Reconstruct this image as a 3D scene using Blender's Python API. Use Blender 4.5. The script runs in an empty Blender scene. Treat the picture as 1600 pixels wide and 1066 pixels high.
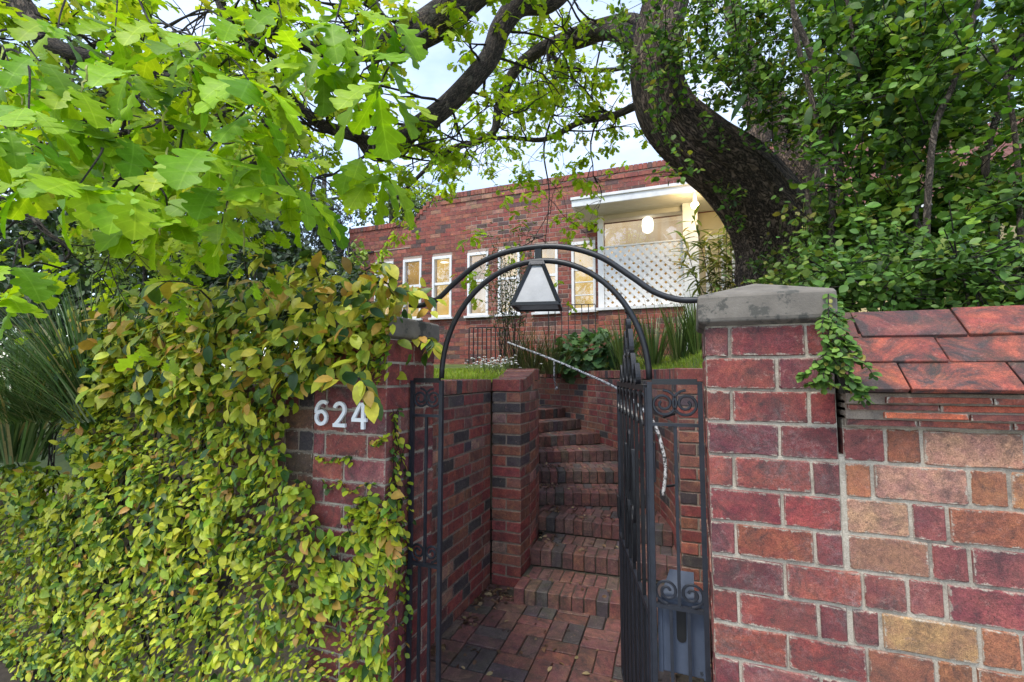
import bpy, math, random
import numpy as np
from mathutils import Vector, Matrix, noise

random.seed(7)
RNG = np.random.default_rng(11)
scene = bpy.context.scene
COL = scene.collection
R = math.radians

# ------------------------------------------------------------------ camera
FPX, YAW, PITCH, EYE = 720.0, R(21.0), R(4.1), 1.72
cam_data = bpy.data.cameras.new('camera')
cam_data.sensor_width = 36.0
cam_data.lens = FPX / 1600 * 36.0
cam_data.clip_start = 0.05
cam_data.clip_end = 500
cam = bpy.data.objects.new('camera', cam_data)
cam.location = (0, 0, EYE)
cam.rotation_euler = (R(90) + PITCH, 0, YAW)
COL.objects.link(cam)
scene.camera = cam

# ------------------------------------------------------------------ sky, sun, exposure
SUN_EL, SUN_AZ = 62.0, 200.0      # azimuth: compass bearing the light comes from, 0 = +Y, clockwise
world = bpy.data.worlds.new('World')
scene.world = world
world.use_nodes = True
wn, wl = world.node_tree.nodes, world.node_tree.links
wn.clear()
w_out = wn.new('ShaderNodeOutputWorld')
w_bg = wn.new('ShaderNodeBackground')
w_sky = wn.new('ShaderNodeTexSky')
w_sky.sky_type = 'NISHITA'
w_sky.sun_disc = False
w_sky.sun_elevation = R(SUN_EL)
w_sky.sun_rotation = R(SUN_AZ)
w_sky.air_density = 1.0
w_sky.dust_density = 0.9
w_sky.ozone_density = 1.5
w_co = wn.new('ShaderNodeTexCoord')
w_map = wn.new('ShaderNodeMapping')
w_map.inputs['Scale'].default_value = (1.0, 1.0, 2.6)
w_noise = wn.new('ShaderNodeTexNoise')
w_noise.inputs['Scale'].default_value = 2.2
w_noise.inputs['Detail'].default_value = 6
w_noise.inputs['Roughness'].default_value = 0.55
w_ramp = wn.new('ShaderNodeValToRGB')
w_ramp.color_ramp.elements[0].position = 0.30
w_ramp.color_ramp.elements[0].color = (0.04, 0.04, 0.04, 1)
w_ramp.color_ramp.elements[1].position = 0.72
w_ramp.color_ramp.elements[1].color = (0.60, 0.60, 0.60, 1)
w_mix = wn.new('ShaderNodeMixRGB')
w_mix.inputs['Color2'].default_value = (4.2, 4.3, 4.4, 1)
wl.new(w_co.outputs['Generated'], w_map.inputs['Vector'])
wl.new(w_map.outputs['Vector'], w_noise.inputs['Vector'])
wl.new(w_noise.outputs['Fac'], w_ramp.inputs['Fac'])
wl.new(w_ramp.outputs['Color'], w_mix.inputs['Fac'])
wl.new(w_sky.outputs['Color'], w_mix.inputs['Color1'])
wl.new(w_mix.outputs['Color'], w_bg.inputs['Color'])
wl.new(w_bg.outputs['Background'], w_out.inputs['Surface'])
w_bg.inputs['Strength'].default_value = 0.15

sun_data = bpy.data.lights.new('sun', 'SUN')
sun_data.energy = 1.2
sun_data.angle = R(14)
sun_data.color = (1.0, 0.95, 0.87)
sun = bpy.data.objects.new('sun', sun_data)
_a, _e = R(SUN_AZ), R(SUN_EL)
_to_sun = Vector((math.sin(_a) * math.cos(_e), math.cos(_a) * math.cos(_e), math.sin(_e)))
sun.rotation_euler = _to_sun.to_track_quat('Z', 'Y').to_euler()
sun.location = (0, -4, 12)
COL.objects.link(sun)

scene.view_settings.view_transform = 'Standard'
scene.view_settings.look = 'None'
scene.view_settings.exposure = 1.5
scene.view_settings.gamma = 1.0
scene.view_settings.use_curve_mapping = False
scene.cycles.max_bounces = 6
scene.cycles.diffuse_bounces = 3
scene.cycles.glossy_bounces = 2
scene.cycles.transmission_bounces = 4
scene.cycles.transparent_max_bounces = 8
scene.cycles.use_denoising = True
scene.cycles.sample_clamp_indirect = 6

# ------------------------------------------------------------------ measuring helpers (surveyed sight lines -> places in the garden)
def _ray(u, v):
    a, b = (u - 800) / FPX, -(v - 533) / FPX
    f = math.cos(PITCH) - b * math.sin(PITCH)
    up = math.sin(PITCH) + b * math.cos(PITCH)
    s, c = math.sin(YAW), math.cos(YAW)
    return Vector((a * c - f * s, a * s + f * c, up))
def spot(u, v, d):
    r = _ray(u, v)
    return Vector((0, 0, EYE)) + r * d
def on_y(u, v, y):
    r = _ray(u, v)
    return Vector((0, 0, EYE)) + r * (y / r.y)
def on_z(u, v, z):
    r = _ray(u, v)
    return Vector((0, 0, EYE)) + r * ((z - EYE) / r.z)

# ------------------------------------------------------------------ object helpers
def link(o, parent=None):
    COL.objects.link(o)
    if parent is not None:
        o.parent = parent
    return o
def tag(o, label=None, cat=None, group=None, kind=None):
    if label: o['label'] = label
    if cat: o['category'] = cat
    if group: o['group'] = group
    if kind: o['kind'] = kind
    return o
def thing(name, loc, label=None, cat=None, group=None, kind=None):
    o = bpy.data.objects.new(name, None)
    o.empty_display_size = 0.1
    o.location = loc
    link(o)
    return tag(o, label, cat, group, kind)
def mobj(name, me, mat, parent=None, loc=None, rotz=0.0, smooth=False):
    """mesh given in world coordinates (loc None) or about loc."""
    o = bpy.data.objects.new(name, me)
    if mat is not None and len(me.materials) == 0:
        me.materials.append(mat)
    link(o, parent)
    base = Vector((0, 0, 0)) if loc is None else Vector(loc)
    if parent is not None:
        base = base - world_loc(parent)
    o.location = base
    o.rotation_euler = (0, 0, rotz)
    if smooth:
        me.polygons.foreach_set('use_smooth', [True] * len(me.polygons))
    return o
def world_loc(o):
    p = Vector(o.location)
    while o.parent is not None:
        o = o.parent
        p += Vector(o.location)
    return p

class MB:
    """collects shapes for one mesh"""
    def __init__(self):
        self.v, self.f = [], []
    def add(self, vs, fs):
        n = len(self.v)
        self.v += [tuple(p) for p in vs]
        self.f += [tuple(i + n for i in q) for q in fs]
    def box(self, x0, x1, y0, y1, z0, z1):
        self.add([(x0,y0,z0),(x1,y0,z0),(x1,y1,z0),(x0,y1,z0),(x0,y0,z1),(x1,y0,z1),(x1,y1,z1),(x0,y1,z1)],
                 [(3,2,1,0),(4,5,6,7),(0,1,5,4),(1,2,6,5),(2,3,7,6),(3,0,4,7)])
    def bar(self, a, b, w, t, up=(0,0,1)):
        """rectangular bar from a to b, w across (side), t along up"""
        a, b = Vector(a), Vector(b)
        d = (b - a).normalized()
        u = Vector(up)
        s = d.cross(u)
        if s.length < 1e-4:
            s = d.cross(Vector((0, 1, 0)))
        s.normalize()
        u = s.cross(d).normalized()
        vs = []
        for p in (a, b):
            for i, j in ((-1,-1),(1,-1),(1,1),(-1,1)):
                vs.append(p + s * (i * w / 2) + u * (j * t / 2))
        self.add(vs, [(3,2,1,0),(4,5,6,7),(0,1,5,4),(1,2,6,5),(2,3,7,6),(3,0,4,7)])
    def tube(self, pts, rad, n=8, cap=True, rfun=None, flat=None, along=None):
        pts = [Vector(p) for p in pts]
        if not isinstance(rad, (list, tuple)):
            rad = [rad] * len(pts)
        m = len(pts)
        tang = []
        for i in range(m):
            a, b = pts[max(0, i - 1)], pts[min(m - 1, i + 1)]
            t = (b - a)
            tang.append(t.normalized() if t.length > 1e-9 else Vector((0, 0, 1)))
        ref = Vector((0, 0, 1)) if abs(tang[0].z) < 0.9 else Vector((1, 0, 0))
        if flat is not None: ref = Vector(flat)
        nrm = (ref - tang[0] * ref.dot(tang[0])).normalized()
        vs = []
        run = 0.0
        for i in range(m):
            if i: run += (pts[i] - pts[i-1]).length
            nrm = (nrm - tang[i] * nrm.dot(tang[i]))
            nrm = nrm.normalized() if nrm.length > 1e-6 else Vector((1, 0, 0))
            bi = tang[i].cross(nrm)
            for k in range(n):
                a = 2 * math.pi * k / n
                r = rad[i] * (rfun(i, a, pts[i]) if rfun else 1.0)
                vs.append(pts[i] + nrm * (math.cos(a) * r) + bi * (math.sin(a) * r))
                if along is not None: along.append((math.cos(a) * rad[0], math.sin(a) * rad[0], run * 0.42))
        fs = []
        for i in range(m - 1):
            for k in range(n):
                k2 = (k + 1) % n
                fs.append((i*n+k, i*n+k2, (i+1)*n+k2, (i+1)*n+k))
        if cap:
            fs.append(tuple(range(n))[::-1])
            fs.append(tuple((m-1)*n + k for k in range(n)))
        self.add(vs, fs)
    def mesh(self, name='mesh', mat=None, smooth=False):
        me = bpy.data.meshes.new(name)
        me.from_pydata(self.v, [], self.f)
        if mat is not None: me.materials.append(mat)
        if smooth: me.polygons.foreach_set('use_smooth', [True] * len(me.polygons))
        me.update()
        return me
    def build(self, name, mat, parent=None, smooth=False, bevel=0.0):
        me = self.mesh(name, mat, smooth)
        if parent is not None:
            w = world_loc(parent)
            me.transform(Matrix.Translation(-w))
        o = bpy.data.objects.new(name, me)
        link(o, parent)
        if bevel:
            md = o.modifiers.new('bevel', 'BEVEL'); md.width = bevel; md.segments = 2; md.limit_method = 'ANGLE'
        return o

def smooth_path(pts, per=6):
    """Catmull-Rom through points"""
    P = [Vector(p) for p in pts]
    if len(P) < 3: return P
    out = []
    for i in range(len(P) - 1):
        p0 = P[i-1] if i > 0 else P[0] * 2 - P[1]
        p1, p2 = P[i], P[i+1]
        p3 = P[i+2] if i + 2 < len(P) else P[-1] * 2 - P[-2]
        for k in range(per):
            t = k / per
            out.append(0.5 * ((2*p1) + (p2-p0)*t + (2*p0-5*p1+4*p2-p3)*t*t + (3*p1-p0-3*p2+p3)*t**3))
    out.append(P[-1])
    return out
def lerp_list(vals, n):
    return [float(x) for x in np.interp(np.linspace(0, 1, n), np.linspace(0, 1, len(vals)), vals)]

# ------------------------------------------------------------------ materials
def new_mat(name):
    m = bpy.data.materials.new(name)
    m.use_nodes = True
    nt = m.node_tree
    nt.nodes.clear()
    out = nt.nodes.new('ShaderNodeOutputMaterial')
    bs = nt.nodes.new('ShaderNodeBsdfPrincipled')
    nt.links.new(bs.outputs[0], out.inputs[0])
    return m, nt, bs, out
def N(nt, t, **kw):
    n = nt.nodes.new(t)
    for k, v in kw.items():
        if k in n.inputs: n.inputs[k].default_value = v
        else: setattr(n, k, v)
    return n
def ramp(nt, src, p0, c0, p1, c1):
    r = nt.nodes.new('ShaderNodeValToRGB')
    r.color_ramp.elements[0].position = p0; r.color_ramp.elements[1].position = p1
    g = lambda c: (c, c, c, 1) if isinstance(c, (int, float)) else (*c, 1)
    r.color_ramp.elements[0].color = g(c0); r.color_ramp.elements[1].color = g(c1)
    nt.links.new(src, r.inputs[0])
    return r.outputs[0]
def mix(nt, fac, a, b, mode='MIX'):
    m = nt.nodes.new('ShaderNodeMixRGB'); m.blend_type = mode
    for i, s in ((0, fac), (1, a), (2, b)):
        if isinstance(s, (int, float)): m.inputs[i].default_value = s if i == 0 else (s, s, s, 1)
        elif isinstance(s, tuple): m.inputs[i].default_value = (*s, 1)
        else: nt.links.new(s, m.inputs[i])
    return m.outputs[0]
def noise_tex(nt, vec, scale, detail=4, rough=0.6, dist=0.0):
    n = N(nt, 'ShaderNodeTexNoise')
    n.inputs['Scale'].default_value = scale; n.inputs['Detail'].default_value = detail
    n.inputs['Roughness'].default_value = rough; n.inputs['Distortion'].default_value = dist
    if vec is not None: nt.links.new(vec, n.inputs['Vector'])
    return n.outputs['Fac']
def bump(nt, bs, h, strength, dist=0.01):
    b = N(nt, 'ShaderNodeBump'); b.inputs['Strength'].default_value = strength; b.inputs['Distance'].default_value = dist
    nt.links.new(h, b.inputs['Height']); nt.links.new(b.outputs[0], bs.inputs['Normal'])
def shifted_pos(nt):
    g = N(nt, 'ShaderNodeNewGeometry')
    oi = N(nt, 'ShaderNodeObjectInfo')
    sc = N(nt, 'ShaderNodeVectorMath', operation='SCALE')
    sc.inputs[0].default_value = (37.0, 53.0, 71.0)
    nt.links.new(oi.outputs['Random'], sc.inputs['Scale'])
    ad = N(nt, 'ShaderNodeVectorMath', operation='ADD')
    nt.links.new(g.outputs['Position'], ad.inputs[0]); nt.links.new(sc.outputs[0], ad.inputs[1])
    return ad.outputs[0], oi, g
def color_src(nt, source, oi):
    if source == 'object': return oi.outputs['Color']
    a = N(nt, 'ShaderNodeAttribute'); a.attribute_name = 'col'
    return a.outputs['Color']

def brick_mat(name, source='object', dirt=(0.035, 0.027, 0.026), dirt_amt=0.6, bloom=0.28, moss=0.0, rough=0.8, lo=0.50, hue_amt=0.85, smear=None):
    m, nt, bs, out = new_mat(name)
    vec, oi, g = shifted_pos(nt)
    c = color_src(nt, source, oi)
    grain = noise_tex(nt, vec, 95, 6, 0.7)
    c = mix(nt, 1.0, c, ramp(nt, grain, 0.25, 0.55, 0.8, 1.35), 'MULTIPLY')
    warm = noise_tex(nt, vec, 16, 3, 0.55, 0.6)
    c = mix(nt, 1.0, c, ramp(nt, warm, 0.3, (0.78, 0.72, 0.80), 0.7, (1.18, 1.12, 1.0)), 'MULTIPLY')
    hue = noise_tex(nt, vec, 8.5, 5, 0.6, 1.6)
    c = mix(nt, ramp(nt, hue, 0.42, 0.0, 0.62, hue_amt), c, mix(nt, 1.0, c, (0.80, 0.66, 0.86), 'MULTIPLY'))
    hue2 = noise_tex(nt, vec, 5.5, 4, 0.6, 1.2)
    c = mix(nt, ramp(nt, hue2, 0.48, 0.0, 0.68, hue_amt), c, mix(nt, 1.0, c, (1.28, 1.40, 1.25), 'MULTIPLY'))
    big = noise_tex(nt, vec, 7.5, 6, 0.72, 1.6)
    f = ramp(nt, big, lo, 0.0, lo + 0.22, dirt_amt)
    c = mix(nt, f, c, dirt)
    pits = N(nt, 'ShaderNodeTexVoronoi'); pits.inputs['Scale'].default_value = 130
    nt.links.new(vec, pits.inputs['Vector'])
    pitmask = noise_tex(nt, vec, 22, 3)
    pf = mix(nt, 1.0, ramp(nt, pits.outputs['Distance'], 0.10, 0.85, 0.22, 0.0), ramp(nt, pitmask, 0.5, 0.0, 0.62, 1.0), 'MULTIPLY')
    c = mix(nt, pf, c, dirt)
    scar = noise_tex(nt, vec, 30, 9, 0.82, 0.4)
    c = mix(nt, ramp(nt, scar, 0.56, 0.0, 0.64, 0.55), c, dirt)
    c = mix(nt, ramp(nt, scar, 0.36, 0.35, 0.42, 0.0), c, (0.46, 0.30, 0.24))
    salt = noise_tex(nt, g.outputs['Position'], 5.0, 8, 0.75)
    fine = noise_tex(nt, vec, 60, 5, 0.8)
    sf = mix(nt, 1.0, ramp(nt, salt, 0.5, 0.0, 0.72, bloom), ramp(nt, fine, 0.42, 0.0, 0.62, 1.0), 'MULTIPLY')
    c = mix(nt, sf, c, (0.52, 0.44, 0.41))
    if moss:
        mo = noise_tex(nt, g.outputs['Position'], 9.0, 6, 0.7)
        c = mix(nt, ramp(nt, mo, 0.52, 0.0, 0.7, moss), c, (0.045, 0.052, 0.022))
    if smear:
        tc = N(nt, 'ShaderNodeTexCoord'); sp = N(nt, 'ShaderNodeSeparateXYZ'); nt.links.new(tc.outputs['Generated'], sp.inputs[0])
        def mth(op, x, y=None):
            k = N(nt, 'ShaderNodeMath', operation=op)
            for i_, v_ in enumerate((x, y)):
                if v_ is None: continue
                if isinstance(v_, float): k.inputs[i_].default_value = v_
                else: nt.links.new(v_, k.inputs[i_])
            return k.outputs[0]
        ex = mth('SUBTRACT', 0.5, mth('ABSOLUTE', mth('SUBTRACT', sp.outputs['X'], 0.5)))
        ez = mth('SUBTRACT', 0.5, mth('ABSOLUTE', mth('SUBTRACT', sp.outputs['Z'], 0.5)))
        ed = mth('MINIMUM', mth('MULTIPLY', ex, 2.2), ez)
        rag = noise_tex(nt, vec, 48, 7, 0.75)
        ed = mth('SUBTRACT', ed, mth('MULTIPLY', mth('SUBTRACT', rag, 0.47), 0.42))
        sm = ramp(nt, ed, 0.005, 0.9, 0.050, 0.0)
        nsp = N(nt, 'ShaderNodeSeparateXYZ'); nt.links.new(tc.outputs['Normal'], nsp.inputs[0])
        sm = mix(nt, 1.0, sm, ramp(nt, mth('ABSOLUTE', nsp.outputs['Y']), 0.45, 0.0, 0.7, 1.0), 'MULTIPLY')
        sm2 = noise_tex(nt, g.outputs['Position'], 130, 4, 0.7)
        c = mix(nt, sm, c, mix(nt, ramp(nt, sm2, 0.3, 0.0, 0.7, 1.0), smear[0], smear[1]))
    grit = noise_tex(nt, vec, 320, 3, 0.7)
    c = mix(nt, 1.0, c, ramp(nt, grit, 0.28, 0.45, 0.72, 1.5), 'MULTIPLY')
    stain = noise_tex(nt, g.outputs['Position'], 2.6, 8, 0.74, 0.8)
    c = mix(nt, ramp(nt, stain, 0.52, 0.0, 0.74, 0.62), c, (0.05, 0.045, 0.042))
    nt.links.new(c, bs.inputs['Base Color'])
    bs.inputs['Roughness'].default_value = rough
    h = mix(nt, 0.5, grain, warm)
    h = mix(nt, pf, h, (0.0, 0.0, 0.0))
    h = mix(nt, 0.35, h, scar)
    h = mix(nt, 0.3, h, grit)
    bump(nt, bs, h, 0.8, 0.008)
    return m
def mortar_mat(name, ca, cb, dirt=(0.09, 0.08, 0.07), dirt_at=0.55, sc=6.0):
    m, nt, bs, out = new_mat(name)
    g = N(nt, 'ShaderNodeNewGeometry')
    p = g.outputs['Position']
    a = noise_tex(nt, p, 30, 6, 0.7)
    c = mix(nt, ramp(nt, a, 0.3, 0.0, 0.7, 1.0), ca, cb)
    b = noise_tex(nt, p, sc, 6, 0.7)
    c = mix(nt, ramp(nt, b, dirt_at, 0.0, dirt_at + 0.16, 0.8), c, dirt)
    sp = noise_tex(nt, p, 260, 3, 0.7)
    c = mix(nt, 1.0, c, ramp(nt, sp, 0.3, 0.7, 0.7, 1.25), 'MULTIPLY')
    nt.links.new(c, bs.inputs['Base Color'])
    bs.inputs['Roughness'].default_value = 0.92
    bump(nt, bs, mix(nt, 0.5, sp, a), 0.7, 0.006)
    return m
def plain_mat(name, ca, cb, scale=20, rough=0.6, bump_s=0.2, bump_scale=120, metallic=0.0, spots=None, spot_scale=14, spot_at=0.62):
    m, nt, bs, out = new_mat(name)
    g = N(nt, 'ShaderNodeNewGeometry'); p = g.outputs['Position']
    a = noise_tex(nt, p, scale, 6, 0.65)
    c = mix(nt, ramp(nt, a, 0.3, 0.0, 0.7, 1.0), ca, cb)
    fine = noise_tex(nt, p, bump_scale, 4, 0.7)
    if spots:
        s = noise_tex(nt, p, spot_scale, 7, 0.72)
        c = mix(nt, ramp(nt, s, spot_at, 0.0, spot_at + 0.04, 1.0), c, spots)
    nt.links.new(c, bs.inputs['Base Color'])
    bs.inputs['Roughness'].default_value = rough; bs.inputs['Metallic'].default_value = metallic
    bump(nt, bs, mix(nt, 0.5, fine, a), bump_s, 0.004)
    return m
def leaf_mat(name, source='attr', trans=0.4, rough=0.42, vary=0.35, spec=0.5, tcol=(1.25, 1.2, 0.45), veins=False):
    m, nt, bs, out = new_mat(name)
    vec, oi, g = shifted_pos(nt)
    c = color_src(nt, source, oi)
    a = noise_tex(nt, vec, 38, 4, 0.6)
    c = mix(nt, 1.0, c, ramp(nt, a, 0.25, 1 - vary, 0.75, 1 + vary), 'MULTIPLY')
    if veins:
        tc = N(nt, 'ShaderNodeTexCoord'); sp = N(nt, 'ShaderNodeSeparateXYZ'); nt.links.new(tc.outputs['Object'], sp.inputs[0])
        def mth(op, x, y=None):
            k = N(nt, 'ShaderNodeMath', operation=op)
            for i_, v_ in enumerate((x, y)):
                if v_ is None: continue
                if isinstance(v_, float): k.inputs[i_].default_value = v_
                else: nt.links.new(v_, k.inputs[i_])
            return k.outputs[0]
        ax = mth('ABSOLUTE', sp.outputs['X'])
        mid = ramp(nt, ax, 0.006, 1.0, 0.016, 0.0)
        ph = mth('FRACT', mth('MULTIPLY', mth('SUBTRACT', sp.outputs['Y'], mth('MULTIPLY', ax, 0.9)), 6.5))
        side = ramp(nt, mth('ABSOLUTE', mth('SUBTRACT', ph, 0.5)), 0.03, 0.55, 0.09, 0.0)
        vm = mix(nt, 1.0, mid, side, 'LIGHTEN')
        c = mix(nt, vm, c, mix(nt, 1.0, c, (1.35, 1.22, 2.2), 'MULTIPLY'))
    bs.inputs['Roughness'].default_value = rough
    bs.inputs['Specular IOR Level'].default_value = spec
    nt.links.new(c, bs.inputs['Base Color'])
    tr = N(nt, 'ShaderNodeBsdfTranslucent')
    nt.links.new(mix(nt, 1.0, c, tcol, 'MULTIPLY'), tr.inputs['Color'])
    ms = N(nt, 'ShaderNodeMixShader'); ms.inputs[0].default_value = trans
    nt.links.new(bs.outputs[0], ms.inputs[1]); nt.links.new(tr.outputs[0], ms.inputs[2])
    nt.links.new(ms.outputs[0], out.inputs[0])
    bump(nt, bs, a, 0.25, 0.004)
    return m
def bark_mat(name, dark, light, lichen=None, lichen_at=0.62, scale=26, grain=False):
    m, nt, bs, out = new_mat(name)
    g = N(nt, 'ShaderNodeNewGeometry'); p = g.outputs['Position']
    if grain:
        at = N(nt, 'ShaderNodeAttribute'); at.attribute_name = 'grain'; q = at.outputs['Vector']
    else:
        mp = N(nt, 'ShaderNodeMapping'); mp.inputs['Scale'].default_value = (1, 1, 0.45)
        nt.links.new(p, mp.inputs['Vector']); q = mp.outputs[0]
    a = noise_tex(nt, q, scale * 1.5, 8, 0.72, 0.6)
    rg = noise_tex(nt, q, scale * 0.9, 5, 0.6, 1.2)
    r1 = N(nt, 'ShaderNodeMath', operation='SUBTRACT'); r1.inputs[1].default_value = 0.5; nt.links.new(rg, r1.inputs[0])
    r2 = N(nt, 'ShaderNodeMath', operation='ABSOLUTE'); nt.links.new(r1.outputs[0], r2.inputs[0])
    crack = ramp(nt, r2.outputs[0], 0.0, 0.0, 0.10, 1.0)
    h = mix(nt, 0.55, a, crack)
    c = mix(nt, ramp(nt, h, 0.25, 0.0, 0.85, 1.0), dark, light)
    if lichen:
        l = noise_tex(nt, p, 9, 7, 0.72)
        c = mix(nt, ramp(nt, l, lichen_at, 0.0, lichen_at + 0.12, 0.75), c, lichen)
    nt.links.new(c, bs.inputs['Base Color'])
    bs.inputs['Roughness'].default_value = 0.95
    bump(nt, bs, h, 1.0, 0.035)
    return m
def emit_mat(name, ca, cb, strength, scale=2.0):
    m = bpy.data.materials.new(name); m.use_nodes = True
    nt = m.node_tree; nt.nodes.clear()
    out = nt.nodes.new('ShaderNodeOutputMaterial'); e = nt.nodes.new('ShaderNodeEmission')
    g = N(nt, 'ShaderNodeNewGeometry')
    mp = N(nt, 'ShaderNodeMapping'); mp.inputs['Scale'].default_value = (11, 1, 0.5); nt.links.new(g.outputs['Position'], mp.inputs['Vector'])
    a = noise_tex(nt, mp.outputs[0], scale, 3, 0.55)
    b = noise_tex(nt, g.outputs['Position'], scale * 1.2, 2, 0.5)
    c = mix(nt, ramp(nt, a, 0.35, 0.0, 0.65, 1.0), ca, cb)
    c = mix(nt, 1.0, c, ramp(nt, b, 0.3, 0.6, 0.7, 1.2), 'MULTIPLY')
    nt.links.new(c, e.inputs[0]); e.inputs[1].default_value = strength
    nt.links.new(e.outputs[0], out.inputs[0])
    return m
def glass_mat(name, gloss=0.18, tint=(0.95, 0.97, 1.0), rough=0.03):
    m = bpy.data.materials.new(name); m.use_nodes = True
    nt = m.node_tree; nt.nodes.clear()
    out = nt.nodes.new('ShaderNodeOutputMaterial')
    t = N(nt, 'ShaderNodeBsdfTransparent'); t.inputs[0].default_value = (*tint, 1)
    g = N(nt, 'ShaderNodeBsdfGlossy'); g.inputs['Roughness'].default_value = rough
    lw = N(nt, 'ShaderNodeFresnel'); lw.inputs[0].default_value = 1.5
    ms = N(nt, 'ShaderNodeMixShader')
    ad = N(nt, 'ShaderNodeMath', operation='ADD'); ad.inputs[1].default_value = gloss * 0.3
    nt.links.new(lw.outputs[0], ad.inputs[0]); nt.links.new(ad.outputs[0], ms.inputs[0])
    nt.links.new(t.outputs[0], ms.inputs[1]); nt.links.new(g.outputs[0], ms.inputs[2])
    nt.links.new(ms.outputs[0], out.inputs[0])
    return m

M = {}
M['brick'] = brick_mat('brick_clay', dirt_amt=0.85, bloom=0.32, lo=0.47, smear=((0.30, 0.26, 0.205), (0.42, 0.37, 0.29)))
M['brick_wall'] = brick_mat('brick_mottled', dirt_amt=0.85, bloom=0.16, lo=0.50, hue_amt=0.6, smear=((0.34, 0.30, 0.235), (0.46, 0.41, 0.32)))
M['brick_passage'] = brick_mat('brick_weathered', dirt_amt=0.6, bloom=0.14, lo=0.49, smear=((0.17, 0.125, 0.095), (0.26, 0.20, 0.155)))
M['brick_step'] = brick_mat('brick_mossy', dirt_amt=0.8, bloom=0.10, moss=0.5, lo=0.44, rough=0.62)
M['brick_house'] = brick_mat('brick_house', dirt_amt=0.5, bloom=0.10)
M['brick_house_mass'] = brick_mat('brick_house_mass', source='attr', dirt_amt=0.5, bloom=0.10)
M['mortar'] = mortar_mat('mortar_pale', (0.33, 0.285, 0.22), (0.47, 0.415, 0.325), dirt=(0.14, 0.12, 0.095), dirt_at=0.48, sc=4.0)
M['mortar_brown'] = mortar_mat('mortar_brown', (0.20, 0.15, 0.115), (0.31, 0.25, 0.19), dirt_at=0.5)
M['mortar_dark'] = mortar_mat('mortar_mossy', (0.05, 0.042, 0.032), (0.085, 0.07, 0.05), dirt=(0.03, 0.036, 0.016), dirt_at=0.5)
M['mortar_house'] = mortar_mat('mortar_house', (0.34, 0.25, 0.20), (0.42, 0.33, 0.27))
M['concrete'] = plain_mat('weathered_concrete', (0.125, 0.110, 0.090), (0.205, 0.182, 0.150), 9, 0.9, 0.8, 150, spots=(0.075, 0.072, 0.06), spot_scale=7, spot_at=0.54)
M['tile'] = brick_mat('terracotta_tile', dirt=(0.045, 0.028, 0.026), dirt_amt=1.0, bloom=0.14, moss=0.35, lo=0.37, rough=0.75)
M['iron'] = plain_mat('black_painted_iron', (0.007, 0.008, 0.010), (0.014, 0.015, 0.018), 30, 0.42, 0.25, 160)
M['iron_blue'] = plain_mat('blue_black_painted_iron', (0.009, 0.011, 0.016), (0.020, 0.024, 0.034), 18, 0.5, 0.35, 140, spots=(0.11, 0.075, 0.055), spot_scale=30, spot_at=0.67)
M['letterbox'] = plain_mat('chipped_grey_blue_paint', (0.045, 0.060, 0.090), (0.065, 0.082, 0.118), 14, 0.5, 0.2, 120, spots=(0.02, 0.024, 0.032), spot_scale=22, spot_at=0.63)
M['black'] = plain_mat('slot_black', (0.003, 0.003, 0.003), (0.005, 0.005, 0.005))
M['rail_paint'] = plain_mat('flaking_white_paint', (0.40, 0.40, 0.40), (0.58, 0.58, 0.58), 40, 0.6, 0.4, 160, spots=(0.035, 0.034, 0.034), spot_scale=34, spot_at=0.49)
M['white_paint'] = plain_mat('white_paint', (0.76, 0.755, 0.74), (0.84, 0.835, 0.82), 4, 0.5, 0.1, 60)
M['white_worn'] = plain_mat('white_worn_paint', (0.62, 0.62, 0.61), (0.78, 0.78, 0.77), 8, 0.55, 0.2, 90, spots=(0.22, 0.21, 0.19), spot_scale=9, spot_at=0.67)
M['digit'] = plain_mat('chipped_white_enamel', (0.74, 0.75, 0.76), (0.84, 0.85, 0.86), 30, 0.4, 0.15, 160, spots=(0.05, 0.05, 0.05), spot_scale=62, spot_at=0.655)
M['soffit'] = plain_mat('cream_soffit_board', (0.60, 0.56, 0.48), (0.68, 0.64, 0.56), 3, 0.6, 0.1, 60)
M['frost'] = plain_mat('frosted_glass', (0.19, 0.20, 0.205), (0.26, 0.27, 0.275), 18, 0.35, 0.2, 200)
M['glass'] = glass_mat('window_glass')
M['lit_cream'] = emit_mat('lit_room_cream', (1.0, 0.60, 0.16), (1.0, 0.72, 0.30), 0.36, 1.6)
M['lit_tan'] = emit_mat('lit_blind_tan', (0.80, 0.46, 0.13), (0.90, 0.56, 0.20), 0.27, 2.2)
M['lit_pale'] = emit_mat('lit_frosted_pane', (0.90, 0.64, 0.36), (1.0, 0.78, 0.50), 0.27, 1.0)
M['lit_dim'] = emit_mat('lit_room_dim', (0.75, 0.40, 0.10), (0.85, 0.52, 0.18), 0.17, 2.0)
M['lit_wall'] = emit_mat('lit_yellow_wall', (1.0, 0.66, 0.20), (1.0, 0.74, 0.28), 0.36, 1.2)
M['bulb'] = emit_mat('lamp_globe', (1.0, 0.80, 0.45), (1.0, 0.80, 0.45), 22.0)
M['bulb_soft'] = emit_mat('lamp_glow', (1.0, 0.90, 0.70), (1.0, 0.90, 0.70), 1.1)
M['pavement'] = plain_mat('pavement_concrete', (0.16, 0.16, 0.165), (0.24, 0.24, 0.245), 5, 0.9, 0.6, 220, spots=(0.11, 0.105, 0.10), spot_scale=5)
M['soil'] = plain_mat('dark_soil', (0.025, 0.019, 0.014), (0.06, 0.045, 0.032), 18, 0.95, 0.9, 90)
M['turf'] = plain_mat('turf_under_grass', (0.05, 0.075, 0.015), (0.09, 0.12, 0.025), 8, 0.9, 0.8, 90)
M['bark'] = bark_mat('oak_bark_dark', (0.030, 0.021, 0.016), (0.26, 0.185, 0.135), (0.22, 0.185, 0.14), 0.62, 30, grain=True)
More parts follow.
